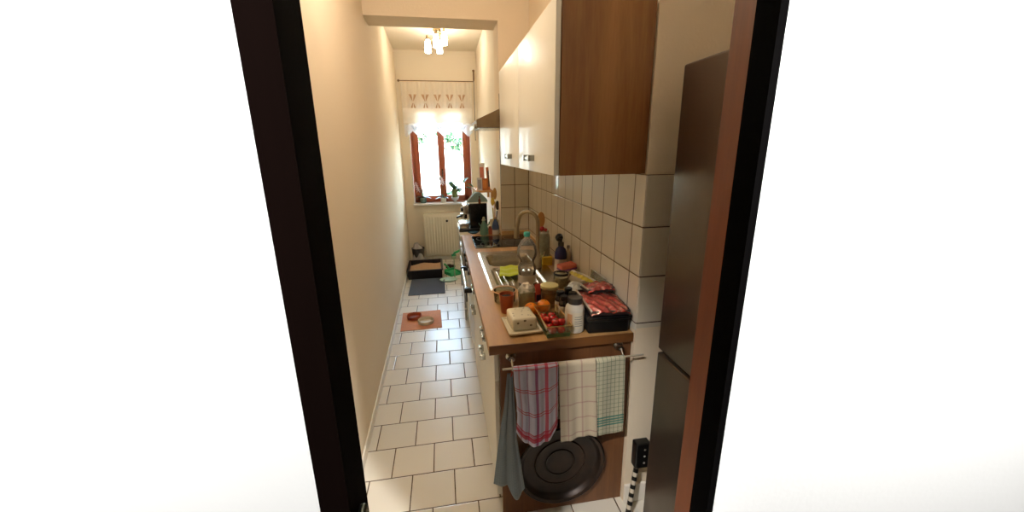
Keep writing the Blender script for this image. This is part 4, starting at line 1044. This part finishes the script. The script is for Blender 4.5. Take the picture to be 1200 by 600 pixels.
for (x, z) in ((-.06, .34), (-.05, .31), (-.08, .30), (.2, .36), (.225, .35), (.16, .22), (.12, .2), (.19, .27)):
    b.leaf((x, -.01, z), (random.uniform(-1, 1), -.4, random.uniform(-.4, .6)), .10, .075, .3)
b.build('leaves', M_green, t)
MB().tube([(0, 0, .18), (-.06, 0, .28), (-.11, -.01, .36)], .0025, 6).tube([(0, 0, .18), (.1, 0, .28), (.22, -.01, .37)], .0025, 6).tube([(.02, 0, .19), (.12, 0, .24), (.2, 0, .27)], .0025, 6).build('vine', pm('stem', (96, 120, 60), .6), t)

# ------------------------------------------------------------------ lights
def area(name, loc, rot, size, size_y, e, col, portal=False):
    l = bpy.data.lights.new(name, 'AREA'); l.shape = 'RECTANGLE'; l.size = size; l.size_y = size_y; l.energy = e; l.color = col
    o = bpy.data.objects.new(name, l); COL.objects.link(o); o.location = loc; o.rotation_euler = rot
    if portal: l.cycles.is_portal = True
    return o
def spot(name, loc, tgt, e, ang, col, blend=.5, r=.04):
    l = bpy.data.lights.new(name, 'SPOT'); l.energy = e; l.spot_size = R(ang); l.spot_blend = blend; l.color = col; l.shadow_soft_size = r
    o = bpy.data.objects.new(name, l); COL.objects.link(o); o.location = loc
    o.rotation_euler = (Vector(tgt)-Vector(loc)).to_track_quat('-Z', 'Y').to_euler()
    return o
def point(name, loc, e, col, r=.06):
    l = bpy.data.lights.new(name, 'POINT'); l.energy = e; l.color = col; l.shadow_soft_size = r
    o = bpy.data.objects.new(name, l); COL.objects.link(o); o.location = loc; return o
# daylight portal in the window opening
area('window_portal', (0, 6.29, 1.58), (R(90), 0, 0), .86, 1.39, 1, (1, 1, 1), portal=True)
# hallway: added unseen spots that burn the wall white, and an added dim fill
spot('hall_fill_left', (-.75, -.25, 2.6), (-.62, .53, 1.45), 260, 66, (1, .99, .97))
spot('hall_fill_right', (1.0, -.25, 2.6), (.95, .53, 1.4), 330, 66, (1, .99, .97))
point('hall_fill_warm', (.1, -.35, 1.95), .5, (1, .86, .68), .12)
# kitchen front ceiling lamp
point('kitchen_lamp', (-.12, 1.95, 2.8), 26, (1, .88, .75), .1)
sun = bpy.data.lights.new('sun', 'SUN'); sun.energy = 4; sun.angle = R(1); so_ = bpy.data.objects.new('sun', sun); COL.objects.link(so_)
so_.rotation_euler = Vector((.35, .8, -.9)).to_track_quat('-Z', 'Y').to_euler()

w = bpy.data.worlds.new('sky'); sc.world = w; w.use_nodes = True
nt = w.node_tree; bg = nt.nodes['Background']
sky = ND(nt, 'ShaderNodeTexSky'); 
try:
    sky.sky_type = 'NISHITA'; sky.sun_disc = False; sky.sun_elevation = R(50); sky.sun_rotation = R(180); sky.air_density = 1.5; sky.dust_density = 3
except Exception: pass
mx = mix_col(nt, .6, sky.outputs[0], (.70, .84, 1.0))
nt.links.new(mx, bg.inputs[0]); setin(bg, 'Strength', 14)

# ------------------------------------------------------------------ camera
cd = bpy.data.cameras.new('camera'); cam = bpy.data.objects.new('camera', cd); COL.objects.link(cam); sc.camera = cam
f = 459.0
Yv = Vector((-83, -123, f)).normalized(); Zd = Vector((23, 1700, f)); Zd = (Zd-Zd.dot(Yv)*Yv).normalized(); Zv = -Zd
Xv = Yv.cross(Zv).normalized()
if Xv.x < 0: Xv = -Xv
right = Vector((Xv[0], Yv[0], Zv[0])); down = Vector((Xv[1], Yv[1], Zv[1])); fwd = Vector((Xv[2], Yv[2], Zv[2]))
Mt = Matrix.Identity(4)
for i in range(3): Mt[i][0] = right[i]; Mt[i][1] = -down[i]; Mt[i][2] = -fwd[i]
Mt.translation = Vector((0, 0, 1.64))
cam.matrix_world = Mt
cd.sensor_width = 36; cd.lens = f/1200*36; cd.clip_start = .02; cd.clip_end = 200
sc.view_settings.view_transform = 'Standard'; sc.view_settings.look = 'None'; sc.view_settings.gamma = 1; sc.view_settings.exposure = 0
sc.view_settings.use_curve_mapping = False
sc.cycles.max_bounces = 10; sc.cycles.transparent_max_bounces = 24
sc.cycles.use_denoising = True
sc.cycles.sample_clamp_indirect = 6
